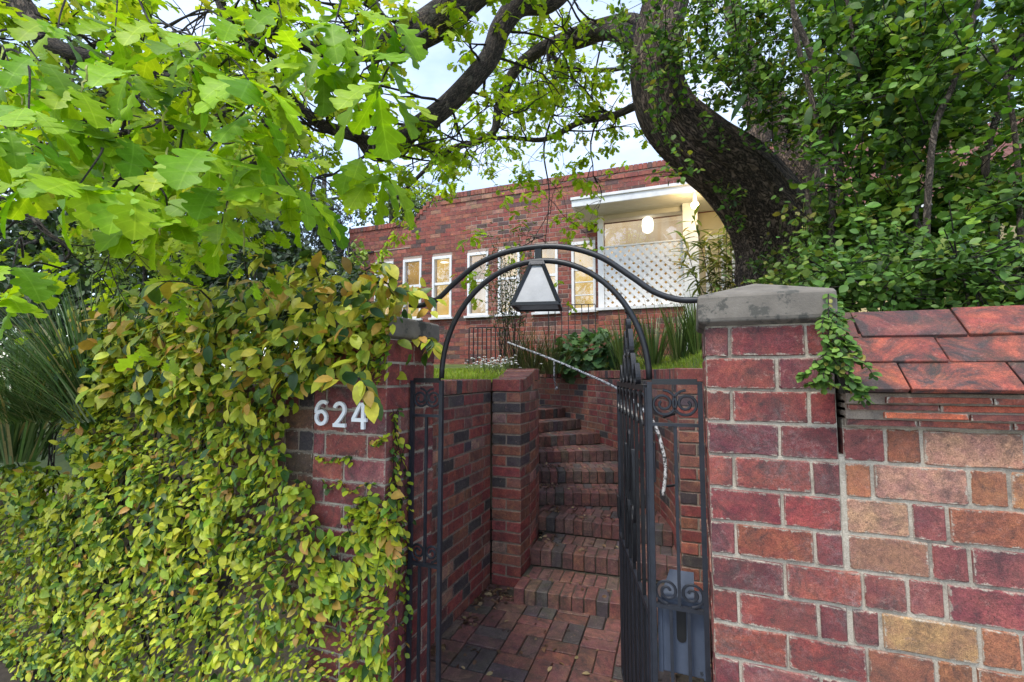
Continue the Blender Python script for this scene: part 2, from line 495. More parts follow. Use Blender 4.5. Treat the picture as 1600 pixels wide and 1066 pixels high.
M['bark_limb'] = bark_mat('oak_bark_limb', (0.018, 0.014, 0.010), (0.16, 0.120, 0.088), (0.22, 0.21, 0.155), 0.56, 40, grain=True)
M['twig'] = bark_mat('twig_bark', (0.014, 0.010, 0.008), (0.065, 0.048, 0.034), None, 0.6, 60)
M['stem_pale'] = bark_mat('shrub_stem_bark', (0.06, 0.045, 0.032), (0.20, 0.155, 0.115), None, 0.6, 40)
M['bark_far'] = bark_mat('far_trunk_bark', (0.03, 0.026, 0.022), (0.11, 0.095, 0.08), None, 0.6, 8)
M['leaf_big'] = leaf_mat('oak_leaf_individual', 'object', 0.45, 0.5, 0.16, spec=0.22, veins=True)
M['leaf_oak'] = leaf_mat('oak_leaf_mass', 'attr', 0.48, 0.5, 0.2, spec=0.2)
M['leaf_ivy'] = leaf_mat('creeper_leaf_mass', 'attr', 0.25, 0.42, 0.22, spec=0.3)
M['leaf_ivy1'] = leaf_mat('creeper_leaf_individual', 'object', 0.25, 0.42, 0.22, spec=0.3)
M['leaf_shrub'] = leaf_mat('shrub_leaf_mass', 'attr', 0.30, 0.46, 0.3, spec=0.25, tcol=(1.2, 1.25, 0.5))
M['leaf_shrub1'] = leaf_mat('shrub_leaf_individual', 'object', 0.30, 0.46, 0.3, spec=0.25, tcol=(1.2, 1.25, 0.5))
M['leaf_far'] = leaf_mat('far_foliage', 'attr', 0.25, 0.6, 0.3)
M['blade'] = leaf_mat('strap_blade', 'attr', 0.25, 0.35, 0.2)
M['grass'] = leaf_mat('lawn_blade', 'attr', 0.35, 0.5, 0.2)
M['petal'] = leaf_mat('white_petal', 'attr', 0.3, 0.5, 0.05, tcol=(1, 1, 1))
M['litter'] = leaf_mat('dry_leaf', 'attr', 0.1, 0.6, 0.3)

# ------------------------------------------------------------------ bricks
_bcache = {}
def brick_mesh(l, d, h, mat, var):
    q = lambda x: max(0.01, round(x / 0.004) * 0.004)
    key = (q(l), q(d), q(h), mat.name, var)
    if key in _bcache: return _bcache[key]
    l, d, h = key[:3]
    r = random.Random(hash((key[0], key[1], key[2], var)) & 0xffff)
    c = min(0.0055, h * 0.12)
    vs = []
    idx = {}
    for sx in (-1, 1):
        for sy in (-1, 1):
            for sz in (-1, 1):
                jit = [r.uniform(-1, 1) * 0.0017 for _ in range(3)]
                cc = c * r.uniform(0.45, 1.15)
                for ax in range(3):
                    s = [sx * l / 2, sy * d / 2, sz * h / 2]
                    sg = (sx, sy, sz)
                    for k in range(3):
                        if k != ax: s[k] -= sg[k] * cc
                    idx[(sx, sy, sz, ax)] = len(vs)
                    vs.append((s[0] + jit[0], s[1] + jit[1] * 0.5, s[2] + jit[2]))
    fs = []
    for ax in range(3):
        o = [k for k in range(3) if k != ax]
        for s in (-1, 1):
            q4 = []
            for a, b in ((-1, -1), (1, -1), (1, 1), (-1, 1)):
                k = [0, 0, 0]; k[ax] = s; k[o[0]] = a; k[o[1]] = b
                q4.append(idx[(*k, ax)])
            fs.append(q4)
    for ax in range(3):
        o = [k for k in range(3) if k != ax]
        for a in (-1, 1):
            for b in (-1, 1):
                k0 = [0, 0, 0]; k0[o[0]] = a; k0[o[1]] = b; k1 = list(k0); k0[ax] = -1; k1[ax] = 1
                fs.append([idx[(*k0, o[0])], idx[(*k0, o[1])], idx[(*k1, o[1])], idx[(*k1, o[0])]])
    for sx in (-1, 1):
        for sy in (-1, 1):
            for sz in (-1, 1):
                fs.append([idx[(sx, sy, sz, a)] for a in range(3)])
    me = bpy.data.meshes.new('brick_shape')
    me.from_pydata(vs, [], fs)
    import bmesh
    bm = bmesh.new(); bm.from_mesh(me)
    bmesh.ops.recalc_face_normals(bm, faces=bm.faces)
    bm.to_mesh(me); bm.free()
    me.materials.append(mat)
    _bcache[key] = me
    return me
def ragged_mesh(l, d, h, mat, var):
    q = lambda x: max(0.01, round(x / 0.004) * 0.004)
    key = ('ragged', q(l), q(d), q(h), mat.name, var)
    if key in _bcache: return _bcache[key]
    l, d, h = key[1:4]
    r = random.Random(hash((key[1], key[2], key[3], var)) & 0xffff)
    a, b = l / 2, h / 2
    cx = [min(0.0055, l * 0.1) * r.uniform(0.3, 1.4) for _ in range(4)]
    pts = [(-a + cx[0], -b), (a - cx[1], -b), (a, -b + cx[1] * 0.8), (a, b - cx[2] * 0.8), (a - cx[2], b), (-a + cx[3], b), (-a, b - cx[3] * 0.8), (-a, -b + cx[0] * 0.8)]
    out = []
    for i, p in enumerate(pts):
        out.append(p)
        n_ = pts[(i + 1) % len(pts)]
        if abs(n_[0] - p[0]) > 0.06:
            for t in sorted((r.uniform(0.2, 0.45), r.uniform(0.55, 0.8))): out.append((p[0] + (n_[0] - p[0]) * t, p[1] + r.uniform(-0.0028, 0.0012) * (1 if p[1] > 0 else -1)))
    out = [(x + r.uniform(-0.0014, 0.0014), z + r.uniform(-0.0014, 0.0014)) for x, z in out]
    n = len(out)
    k = 0.004
    ins = lambda x, z: (x - math.copysign(min(k, abs(x)), x) * r.uniform(0.5, 1.1), z - math.copysign(min(k, abs(z)), z) * r.uniform(0.5, 1.1))
    A = [ins(*p) for p in out]; B = [ins(*p) for p in out]
    vs = [(x, -d / 2, z) for x, z in A] + [(x, -d / 2 + 0.0045, z) for x, z in out] + [(x, d / 2 - 0.0045, z) for x, z in out] + [(x, d / 2, z) for x, z in B]
    fs = [tuple(range(n)), tuple(3 * n + i for i in range(n))[::-1]]
    for rr in range(3):
        for i in range(n):
            i2 = (i + 1) % n
            fs.append((rr*n + i, (rr+1)*n + i, (rr+1)*n + i2, rr*n + i2))
    me = bpy.data.meshes.new('brick_shape')
    me.from_pydata(vs, [], fs)
    me.materials.append(mat)
    _bcache[key] = me
    return me
def piece(parent, name, loc, rotz, dims, color, mat, tilt=0.004, rotx=0.0):
    me = (ragged_mesh if name == 'brick' and mat.name in ('brick_clay', 'brick_mottled', 'brick_weathered') else brick_mesh)(*dims, mat, random.randrange(5))
    o = bpy.data.objects.new(name, me)
    link(o, parent)
    o.location = Vector(loc) - world_loc(parent)
    o.rotation_euler = (rotx + random.gauss(0, tilt), random.gauss(0, tilt), rotz + random.gauss(0, tilt))
    o.color = (*color, 1)
    return o
def pick(pal):
    x = random.random() * sum(w for w, _ in pal)
    for w, c in pal:
        x -= w
        if x <= 0: break
    k = random.gauss(1, 0.10)
    return tuple(max(0.004, v * k * random.gauss(1, 0.05)) for v in c)
PAL_PIER = [(5, (0.245, 0.054, 0.045)), (3, (0.215, 0.048, 0.046)), (3, (0.285, 0.076, 0.050)), (2, (0.175, 0.050, 0.050)), (1, (0.29, 0.100, 0.080))]
PAL_WALL = [(5, (0.37, 0.155, 0.070)), (2, (0.27, 0.085, 0.070)), (2.4, (0.42, 0.235, 0.105)), (1.5, (0.055, 0.045, 0.048)), (2.0, (0.38, 0.205, 0.130)), (3, (0.32, 0.125, 0.062)), (1.4, (0.26, 0.075, 0.066))]
PAL_PASS = [(5, (0.285, 0.074, 0.060)), (3, (0.265, 0.110, 0.072)), (2.0, (0.075, 0.068, 0.068)), (2.4, (0.34, 0.135, 0.085)), (1.5, (0.20, 0.090, 0.072)), (0.9, (0.38, 0.22, 0.16))]
PAL_STEP = [(5, (0.215, 0.098, 0.078)), (3, (0.195, 0.110, 0.090)), (2, (0.105, 0.095, 0.090)), (2, (0.255, 0.112, 0.084)), (1.5, (0.18, 0.125, 0.102))]
PAL_HOUSE = [(6, (0.30, 0.085, 0.055)), (3, (0.26, 0.080, 0.055)), (2, (0.115, 0.066, 0.054)), (3, (0.34, 0.125, 0.075)), (1.2, (0.38, 0.19, 0.12))]
PAL_TILE = [(3, (0.30, 0.075, 0.042)), (2, (0.38, 0.10, 0.05)), (2, (0.20, 0.065, 0.048))]

class Path2:
    def __init__(self, pts):
        self.p = [Vector((p[0], p[1])) for p in pts]
        self.s = [0.0]
        for a, b in zip(self.p, self.p[1:]): self.s.append(self.s[-1] + (b - a).length)
        self.L = self.s[-1]
    def at(self, s):
        s = min(max(s, 0), self.L)
        for i in range(len(self.p) - 1):
            if s <= self.s[i+1] or i == len(self.p) - 2:
                t = (s - self.s[i]) / max(1e-9, self.s[i+1] - self.s[i])
                d = (self.p[i+1] - self.p[i]).normalized()
                return self.p[i].lerp(self.p[i+1], t), d
def lay(parent, path, z0, n, course, joint, pats, pal, mat, inward=-1, skip=None, s0=None, proud=0.0, name='brick', repeat=True, depth=0.1, colors=None):
    """courses of bricks along path; the face seen is the side opposite to inward*left. pats: one list of (length, depth) per course parity"""
    for i in range(n):
        pat = pats[i % len(pats)]
        s = (s0[i % len(s0)] if s0 else 0.0)
        k = 0
        while s < path.L - 0.02 and (repeat or k < len(pat)):
            l, d = pat[k % len(pat)]
            k += 1
            if repeat: l = l * random.gauss(1, 0.015)
            e = min(s + l, path.L)
            if path.L - e < 0.03 and repeat: e = path.L
            s = max(0.0, s)
            mid = (s + e) / 2
            zc = z0 + (i + 0.5) * course
            if skip is None or not skip(mid, zc, s, e):
                p, t = path.at(mid)
                nrm = Vector((-t.y, t.x)) * inward
                w = e - s - joint * random.uniform(0.85, 1.2)
                if w > 0.015:
                    c2 = p + nrm * (d / 2 - proud + random.uniform(0, 0.0035))
                    piece(parent, name, (c2.x, c2.y, zc), math.atan2(t.y, t.x), (w, d, course - joint), colors(mid, zc) if colors else pick(pal), mat)
            s = e
def core(parent, path, z0, z1, thick, mat, inward=-1, rec=0.007, name='mortar', step=0.08, ztop=None):
    n = max(1, int(path.L / step)) if len(path.p) > 2 else 1
    mb = MB()
    A, B = [], []
    for i in range(n + 1):
        p, t = path.at(path.L * i / n)
        nr = Vector((-t.y, t.x)) * inward
        A.append(p + nr * rec); B.append(p + nr * thick)
    vs = []
    for a, b in zip(A, B):
        vs += [(a.x, a.y, z0), (b.x, b.y, z0), (b.x, b.y, z1), (a.x, a.y, z1)]
    fs = []
    for i in range(n):
        o = 4 * i
        for k in range(4):
            k2 = (k + 1) % 4
            fs.append((o + k, o + k2, o + 4 + k2, o + 4 + k))
    fs += [(0, 1, 2, 3), (4*n+3, 4*n+2, 4*n+1, 4*n)]
    mb.add(vs, fs)
    return mb.build(name, mat, parent)

# ------------------------------------------------------------------ ground, pavement
mb = MB(); mb.box(-60, 60, -30, 60, -0.5, -0.012)
tag(mb.build('ground', M['soil']), 'bare dark soil under the garden and street', kind='structure')
mb = MB(); mb.box(-14, 10, -3, 1.32, -0.2, 0.0)
pv = tag(mb.build('pavement', M['pavement']), 'grey concrete footpath in front of the walls', kind='structure')
x = -9.0
while x < 4:
    piece(pv, 'paving_slab', (x + 0.3, 1.06, -0.013), 0, (0.588, 0.50, 0.05), (0.2, 0.2, 0.2), M['pavement'], 0.003)
    x += 0.6

Y0 = 1.72
# ------------------------------------------------------------------ right gate pier
def cap_mesh(x0, x1, y0, y1, zb, zt, zp):
    mb = MB()
    cx, cy = (x0 + x1) / 2, (y0 + y1) / 2
    q = lambda k, z: [(cx + (a - cx) * k, cy + (b - cy) * k, z) for a, b in ((x0, y0), (x1, y0), (x1, y1), (x0, y1))]
    vs = q(0.86, zb - 0.012) + q(0.985, zb) + q(1.0, zb + 0.012) + q(0.995, zt - 0.006) + q(0.97, zt + 0.004) + [(cx, cy, zp)]
    fs = [(3, 2, 1, 0)]
    for r in range(4):
        for k in range(4):
            k2 = (k + 1) % 4
            fs.append((4*r+k, 4*r+k2, 4*r+4+k2, 4*r+4+k))
    for k in range(4): fs.append((16 + k, 16 + (k + 1) % 4, 20))
    mb.add(vs, fs)
    return mb
RC, RJ = 0.109, 0.0085
rp = thing('gate_pier', (0.24, 1.9, 0), 'red brick gate pier with grey stone cap beside the tiled wall', 'pier')
RX0, RX1 = 0.050, 0.432
ztop_r = 1.885
nr_ = 18
zb_r = ztop_r - nr_ * RC
core(rp, Path2([(RX0 + 0.006, Y0), (RX1 - 0.004, Y0)]), zb_r, ztop_r, 0.36, M['mortar'], inward=1, rec=0.008)
fr = Path2([(RX0, Y0), (RX1, Y0)])
lay(rp, Path2([(RX0, Y0), (RX1 + 0.05, Y0)]), zb_r, 12, RC, RJ, [[(0.218, 0.10), (0.206, 0.10)], [(0.080, 0.21), (0.224, 0.10), (0.078, 0.21)]], PAL_PIER, M['brick'], inward=1, repeat=False)
lay(rp, fr, zb_r + 12 * RC, nr_ - 12, RC, RJ, [[(0.218, 0.10), (0.164, 0.10)], [(0.080, 0.21), (0.224, 0.10), (0.078, 0.21)]], PAL_PIER, M['brick'], inward=1, repeat=False)
sd = Path2([(RX0, Y0 + 0.375), (RX0, Y0)])
lay(rp, sd, zb_r, nr_, RC, RJ, [[(0.16, 0.1), (0.115, 0.1)], [(0.165, 0.1)]], PAL_PIER, M['brick'], inward=1, repeat=False)
cp = cap_mesh(RX0 - 0.018, RX1 + 0.006, Y0 - 0.026, Y0 + 0.39, ztop_r + 0.012, ztop_r + 0.100, ztop_r + 0.170).build('cap', M['concrete'], rp, bevel=0.004)
cp['label'] = 'weathered grey stone cap with a low pyramid top'

# ------------------------------------------------------------------ right garden wall with tile coping
rw = thing('garden_wall', (1.4, 1.9, 0), 'mottled brown and orange brick wall topped with terracotta tiles', 'wall')
WX0, WX1 = 0.439, 2.30
nw = 15
wtop = zb_r + nw * RC
zb_w = wtop - nw * RC
core(rw, Path2([(WX0 + 0.004, Y0 + 0.006), (WX1, Y0 + 0.006)]), zb_w, wtop + 0.02, 0.30, M['mortar'], inward=1, rec=0.007)
WPAT = [[(0.165, 0.1), (0.086, 0.1), (0.232, 0.1), (0.09, 0.1)], [(0.075, 0.1), (0.228, 0.1), (0.088, 0.1), (0.235, 0.1), (0.10, 0.1)], [(0.110, 0.1), (0.09, 0.1), (0.235, 0.1), (0.085, 0.1)], [(0.205, 0.1), (0.09, 0.1), (0.225, 0.1)]]
WP_ = Path2([(WX0, Y0 + 0.006), (WX1, Y0 + 0.006)])
lay(rw, WP_, zb_w, 12, RC, RJ, WPAT, PAL_WALL, M['brick_wall'], inward=1, s0=[0.036, 0.0])
lay(rw, WP_, zb_w + 12 * RC, nw - 12, RC, RJ, WPAT, PAL_WALL, M['brick_wall'], inward=1)
mbx = MB(); mbx.box(RX1 - 0.003, WX0 + 0.005, Y0 + 0.010, Y0 + 0.2, -0.02, 1.47); mbx.build('mortar', M['mortar'], rw)
# creasing tiles under the coping
zc = wtop + 0.008
for r, (dy, h) in enumerate(((-0.018, 0.016), (-0.030, 0.017), (-0.026, 0.015), (-0.042, 0.016))):
    xx = WX0 + 0.01 + 0.09 * (r % 2)
    while xx < WX1:
        l = random.uniform(0.17, 0.26)
        piece(rw, 'creasing_tile', (xx + l/2, Y0 + 0.10 + dy + random.uniform(-0.004, 0.004), zc + h/2), 0, (l - 0.006, 0.20, h), tuple(v * 1.15 for v in pick(PAL_TILE)), M['brick_wall'], 0.006)
        xx += l
    mbx = MB(); mbx.box(WX0 + 0.006, WX1, Y0 + 0.010 + dy, Y0 + 0.25, zc - 0.006, zc + h + 0.010)
    mbx.build('mortar', M['mortar_brown'], rw)
    zc += h + 0.0075
# sloping tile rows
slope = math.atan2(0.088, 0.084)
ty, tz = Y0 - 0.045, zc + 0.004
sl = 0.116
mbx = MB()
mbx.add([(WX0, ty + 0.02, tz - 0.004), (WX1, ty + 0.02, tz - 0.004), (WX1, ty + 0.235, tz + 0.225), (WX0, ty + 0.235, tz + 0.225), (WX0, ty + 0.30, tz - 0.004), (WX1, ty + 0.30, tz - 0.004)],
        [(0, 1, 2, 3), (3, 2, 5, 4), (4, 5, 1, 0), (0, 3, 4), (1, 5, 2)])
mbx.build('mortar_bed', M['mortar_dark'], rw)
for r in range(3):
    xx = WX0 + 0.012 + (-0.10, 0.03, -0.16)[r]
    while xx < WX1:
        l = random.uniform(0.235, 0.285)
        a, b = max(xx, WX0 + 0.008), min(xx + l, WX1)
        if b - a > 0.05:
            cy = ty + math.cos(slope) * sl * (r + 0.5) ; cz = tz + math.sin(slope) * sl * (r + 0.5)
            off = 0.011 + 0.004 * random.random()
            cy -= math.sin(slope) * off; cz += math.cos(slope) * off
            o = piece(rw, 'coping_tile', ((a + b) / 2, cy, cz), 0, (b - a - 0.006, sl + 0.022, 0.018), pick(PAL_TILE), M['tile'], 0.010, rotx=slope - 0.07)
        xx += l
# back slope and ridge so the coping is closed
for x0_ in np.arange(WX0 + 0.01, WX1, 0.26):
    piece(rw, 'ridge_tile', (x0_ + 0.13, ty + 0.275, tz + 0.240), 0, (0.254, 0.07, 0.020), pick(PAL_TILE), M['tile'], 0.006, rotx=0.12)

# ------------------------------------------------------------------ left gate pier
lp = thing('gate_pier', (-1.46, 1.93, 0), 'red brick gate pier carrying the number, half covered by creeper', 'pier')
LX0, LX1 = -1.672, -1.254
ztop_l = 1.880
LC = 0.108
nl_ = 18
zb_l = ztop_l - nl_ * LC
core(lp, Path2([(LX0 + 0.004, Y0), (LX1 - 0.007, Y0)]), zb_l, ztop_l, 0.405, M['mortar'], inward=1, rec=0.008)
lay(lp, Path2([(LX0, Y0), (LX1, Y0)]), zb_l, nl_, LC, RJ, [[(0.186, 0.10), (0.232, 0.10)], [(0.074, 0.10), (0.240, 0.10), (0.104, 0.215)]], PAL_PIER, M['brick'], inward=1, repeat=False)
lay(lp, Path2([(LX1, Y0), (LX1, Y0 + 0.412)]), zb_l, nl_, LC, RJ, [[(0.218, 0.1), (0.092, 0.2)], [(0.197, 0.1)]], PAL_PIER, M['brick'], inward=1, repeat=False, s0=[0.101, 0.216])
cap_mesh(LX0 - 0.02, LX1 + 0.016, Y0 - 0.02, Y0 + 0.43, ztop_l + 0.012, ztop_l + 0.10, ztop_l + 0.145).build('cap', M['concrete'], lp, bevel=0.004)

# the wall behind the creeper
lw_ = thing('garden_wall', (-3.2, 1.9, 0), 'brown brick street wall buried under climbing creeper', 'wall')
core(lw_, Path2([(-3.55, Y0 + 0.012), (LX0 - 0.004, Y0 + 0.012)]), -0.02, 1.66, 0.30, M['mortar_brown'], inward=1, rec=0.008)
core(lw_, Path2([(-8.0, Y0 + 0.012), (-3.554, Y0 + 0.012)]), -0.02, 0.86, 0.30, M['mortar_brown'], inward=1, rec=0.008, name='low_wall_core')
PAL_LW = [(4, (0.17, 0.085, 0.052)), (2, (0.055, 0.050, 0.050)), (2, (0.20, 0.065, 0.05)), (2, (0.14, 0.075, 0.055))]
lay(lw_, Path2([(LX0 - 0.62, Y0 + 0.012), (LX0 - 0.006, Y0 + 0.012)]), 0.62, 10, 0.104, RJ, [[(0.10, 0.1), (0.235, 0.1)], [(0.19, 0.1), (0.235, 0.1), (0.09, 0.1)]], PAL_LW, M['brick_wall'], inward=1)

# ------------------------------------------------------------------ passage walls, stair piers and curved stair walls
BC, BJ = 0.0866, 0.0095
PX = -1.553
YS = 3.56
nb = 18
zt_l = nb * BC + 0.012
ls = thing('stair_wall', (-1.6, 3.4, 0), 'dark red brick wall flanking the passage with a square end pier', 'wall')
pp = Path2([(PX, 2.02), (PX, YS)])
core(ls, pp, -0.02, zt_l, 0.22, M['mortar_brown'], inward=1, rec=0.007)
lay(ls, pp, 0.012, nb, BC, BJ, [[(0.238, 0.1)], [(0.12, 0.1), (0.238, 0.1)]], PAL_PASS, M['brick_passage'], inward=1, s0=[-0.05, -0.02])
lay(ls, pp, zt_l + 0.002, 1, 0.108, 0.008, [[(0.0845, 0.22)]], PAL_PASS, M['brick_passage'], inward=1, proud=0.004, name='coping_brick')
LW = smooth_path([(-1.288, YS, 0), (-1.305, 3.95, 0), (-1.42, 4.45, 0), (-1.66, 5.0, 0), (-2.05, 5.55, 0), (-2.6, 6.0, 0), (-3.4, 6.3, 0)], 6)
LP2 = Path2(LW)
fp = Path2([(PX + 0.004, YS), (-1.288, YS)])
core(ls, Path2([(PX + 0.02, YS), (-1.288 - 0.008, YS)]), -0.02, zt_l - 0.001, 0.16, M['mortar_brown'], inward=1, rec=0.006)
core(ls, Path2([tuple(p)[:2] for p in LW[5:]]), zt_l + 0.0005, zt_l + BC, 0.235, M['mortar_brown'], inward=1, rec=0.008)
lay(ls, LP2, zt_l + 0.002, 1, BC, BJ, [[(0.236, 0.1)]], PAL_PASS, M['brick_passage'], inward=1, s0=[0.36], skip=lambda m, z, a, b: m > 2.0)
core(ls, Path2([(-1.288, YS + 0.012)] + [tuple(p)[:2] for p in LW[1:]]), -0.02, zt_l + 0.001, 0.24, M['mortar_brown'], inward=1, rec=0.007)
lay(ls, fp, 0.012, nb, BC, BJ, [[(0.261, 0.11)], [(0.130, 0.11), (0.131, 0.235)]], PAL_PASS, M['brick_passage'], inward=1, repeat=False)
lay(ls, LP2, 0.012, nb, BC, BJ, [[(0.118, 0.1), (0.236, 0.1)], [(0.236, 0.1)]], PAL_PASS, M['brick_passage'], inward=1, s0=[0.112, 0.238], skip=lambda m, z, a, b: m > 1.9)
# coping of bricks laid on edge
lay(ls, fp, zt_l + 0.002, 1, 0.110, 0.008, [[(0.262, 0.075)]], PAL_PASS, M['brick_passage'], inward=1, repeat=False, proud=0.006, name='coping_brick')
q_ = 0.078
while q_ < 2.4:
    p_, t_ = LP2.at(q_ + 0.042); n_ = Vector((-t_.y, t_.x))
    up_ = BC * max(0.0, min(1.0, (q_ - 0.05) / 0.34)); c2 = p_ + n_ * (0.1325 - 0.006)
    o_ = piece(ls, 'coping_brick', (c2.x, c2.y, zt_l + 0.059 + up_), math.atan2(t_.y, t_.x), (0.0765, 0.265, 0.104), pick(PAL_PASS), M['brick_passage'], 0.006)
    if 0.05 < q_ < 0.40: o_.rotation_euler.y -= 0.24
    q_ += 0.0845

rs = thing('stair_wall', (0.1, 3.8, 0), 'curved red brick retaining wall sweeping round the stairs', 'wall')
RX = -0.088
RWp = smooth_path([(RX, YS + 0.02, 0), (-0.105, 3.85, 0), (-0.175, 4.3, 0), (-0.34, 4.85, 0), (-0.60, 5.42, 0), (-0.90, 5.95, 0), (-1.24, 6.42, 0), (-1.66, 6.84, 0), (-2.10, 7.15, 0), (-2.7, 7.4, 0), (-3.5, 7.55, 0)], 6)
RP2 = Path2(RWp)
zt_r = 19 * BC + 0.012
core(rs, Path2([(RX, YS + 0.032)] + [tuple(p)[:2] for p in RWp[1:]]), -0.02, zt_r, 0.24, M['mortar_brown'], inward=-1, rec=0.007)
rfp = Path2([(RX, YS + 0.02), (0.41, YS + 0.02)])
core(rs, Path2([(RX + 0.008, YS + 0.02), (0.41, YS + 0.02)]), -0.02, zt_r + 0.001, 0.20, M['mortar_brown'], inward=1, rec=0.006)
lay(rs, rfp, 0.012, 19, BC, BJ, [[(0.236, 0.11), (0.236, 0.11)], [(0.122, 0.23), (0.236, 0.11), (0.118, 0.11)]], PAL_PASS, M['brick_passage'], inward=1, repeat=False)
def rs_skip(m, z, a, b):
    # bricks that stand under the stair treads are never seen
    q, _ = RP2.at(m)
    return z < (q.y - 3.9) * 0.33 - 0.25 or m > 5.9
lay(rs, RP2, 0.012, 19, BC, BJ, [[(0.118, 0.1), (0.236, 0.1)], [(0.236, 0.1)]], PAL_PASS, M['brick_passage'], inward=-1, s0=[0.114, 0.234], skip=rs_skip)
lay(rs, rfp, zt_r + 0.002, 1, 0.105, 0.008, [[(0.242, 0.24)]], PAL_PASS, M['brick_passage'], inward=1, proud=0.006, name='coping_brick')
lay(rs, RP2, zt_r + 0.005, 1, 0.108, 0.008, [[(0.0845, 0.24)]], PAL_PASS, M['brick_passage'], inward=-1, s0=[0.26], proud=0.005, name='coping_brick', skip=lambda m, z, a, b: m > 5.9)

pr = thing('passage_wall', (0.45, 2.8, 0), 'short brick wall between the tiled wall pier and the curved stair wall', 'wall')
pr_p = Path2([(0.418, YS + 0.01), (0.418, 2.10)])
core(pr, pr_p, -0.02, zt_r, 0.2, M['mortar_brown'], inward=1, rec=0.007)
lay(pr, pr_p, 0.012, 19, BC, BJ, [[(0.238, 0.1)], [(0.12, 0.1), (0.238, 0.1)]], PAL_PASS, M['brick_passage'], inward=1)

# ------------------------------------------------------------------ paving of the passage
mb = MB(); mb.box(PX - 0.05, 0.47, 1.35, 3.72, -0.2, 0.0)
pf = tag(mb.build('path', M['mortar_dark']), 'brick paved passage inside the gate', kind='structure')
u = 0.232
for ix in range(8):
    for iy in range(11):
        x0, y0 = -1.60 + ix * u, 1.36 + iy * u
        for k in range(2):
            if (ix + iy) % 2: cx, cy, dm = x0 + u/2, y0 + u/4 + k*u/2, (u - 0.009, u/2 - 0.009, 0.03)
            else: cx, cy, dm = x0 + u/4 + k*u/2, y0 + u/2, (u/2 - 0.009, u - 0.009, 0.03)
            if cx < PX - 0.02 or cx > 0.10 or cy > 3.52: continue
            if cx > -0.13 and cy > 2.0 and random.random() < 0.95: continue
            a = 0.10
            px_, py_ = cx + 0.7, cy - 2.5
            piece(pf, 'brick', (-0.7 + px_ * math.cos(a) - py_ * math.sin(a) * 0.35, 2.5 + py_, -0.001 + random.uniform(-0.004, 0.005)), 0.03, dm, pick(PAL_STEP), M['brick_step'], 0.012)

# ------------------------------------------------------------------ stairs
st = thing('staircase', (-0.7, 3.4, 0), 'worn red brick winder stairs curving up to the left', 'stairs')
SZ = [0.125, 0.255, 0.385, 0.515, 0.650, 0.785, 0.925, 1.065, 1.205]
SPX = [((809, 919), (959, 942)), ((833.5, 857.7), (959, 873)), ((845.7, 807), (959, 820)), ((845.7, 769), (959, 771.5)), ((848, 736), (959, 736)),
       ((848, 705.6), (959, 703)), ((848, 681.4), (936, 677)), ((848, 660), (900, 655.6)), ((848, 640), (868, 638.4))]
lines = []
for z, (a, b) in zip(SZ, SPX):
    A, B = on_z(*a, z), on_z(*b, z)
    lines.append((Vector((A.x, A.y)), (Vector((B.x, B.y)) - Vector((A.x, A.y))).normalized()))
def cross_path(p, d, path):
    """parameter t along p + t d where it crosses path"""
    best = None
    for a, b in zip(path.p, path.p[1:]):
        e = b - a
        den = d.x * e.y - d.y * e.x
        if abs(den) < 1e-9: continue
        w = a - p
        t = (w.x * e.y - w.y * e.x) / den
        s = (w.x * d.y - w.y * d.x) / den
        if -0.001 <= s <= 1.001 and (best is None or abs(t) < abs(best)): best = t
    return best
ends = []
for k, (p, d) in enumerate(lines):
    tr = cross_path(p, d, RP2); tl = cross_path(p, d, LP2)
    if tr is None or tr < 0: tr = 0.8
    if k == 0: tr = (0.40 - p.x) / d.x; tl = 0.0
    if tl is None or tl > 0: tl = -0.75
    if k in (0,): tl = (-1.275 - p.x) / d.x
    ends.append((tl, tr))
for k, (p, d) in enumerate(lines):
    tl, tr = ends[k]
    tl -= 0.0 if k < 2 else 0.1
    tr += 0.0
    nrm = Vector((-d.y, d.x))
    z1 = SZ[k]; z0 = (SZ[k-1] - 0.02) if k else -0.02
    if k + 1 < len(lines):
        q, e = lines[k + 1]
        dep = max((q + e * s - p).dot(nrm) for s in (ends[k+1][0], ends[k+1][1]))
        dep0 = min((q + e * s - p).dot(nrm) for s in (ends[k+1][0], ends[k+1][1]))
    else: dep = dep0 = 0.9
    a, b = p + d * (tl + 0.002), p + d * (tr + 0.05)
    mb = MB()
    in_ = 0.012
    c4 = [a + nrm * in_, b + nrm * in_, b + nrm * (dep + 0.12), a + nrm * (dep + 0.12)]
    mb.add([(v.x, v.y, z0) for v in c4] + [(v.x, v.y, z1 - 0.010) for v in c4], [(3,2,1,0),(4,5,6,7),(0,1,5,4),(1,2,6,5),(2,3,7,6),(3,0,4,7)])
    sp = mb.build('step', M['mortar_dark'], st)
    nn = max(2, round((tr - tl) / 0.089)); w = (tr - tl) / nn
    rows = 1 + int(max(0, dep - 0.16) / 0.2)
    ang = math.atan2(d.y, d.x)
    for r in range(rows):
        ln = 0.205
        for i in range(nn):
            t = tl + (i + 0.5) * w + (0.04 if r % 2 else 0)
            if t > tr: continue
            hgt = (SZ[k] - (SZ[k-1] if k else 0)) + 0.0 if r == 0 else 0.05
            c2 = p + d * t + nrm * (r * (ln + 0.006) + ln / 2 + random.uniform(-0.004, 0.003))
            piece(sp, 'brick', (c2.x, c2.y, z1 - hgt / 2 + random.uniform(-0.003, 0.003)), ang, (w - 0.007, ln, hgt - 0.004), pick(PAL_STEP), M['brick_step'], 0.010)

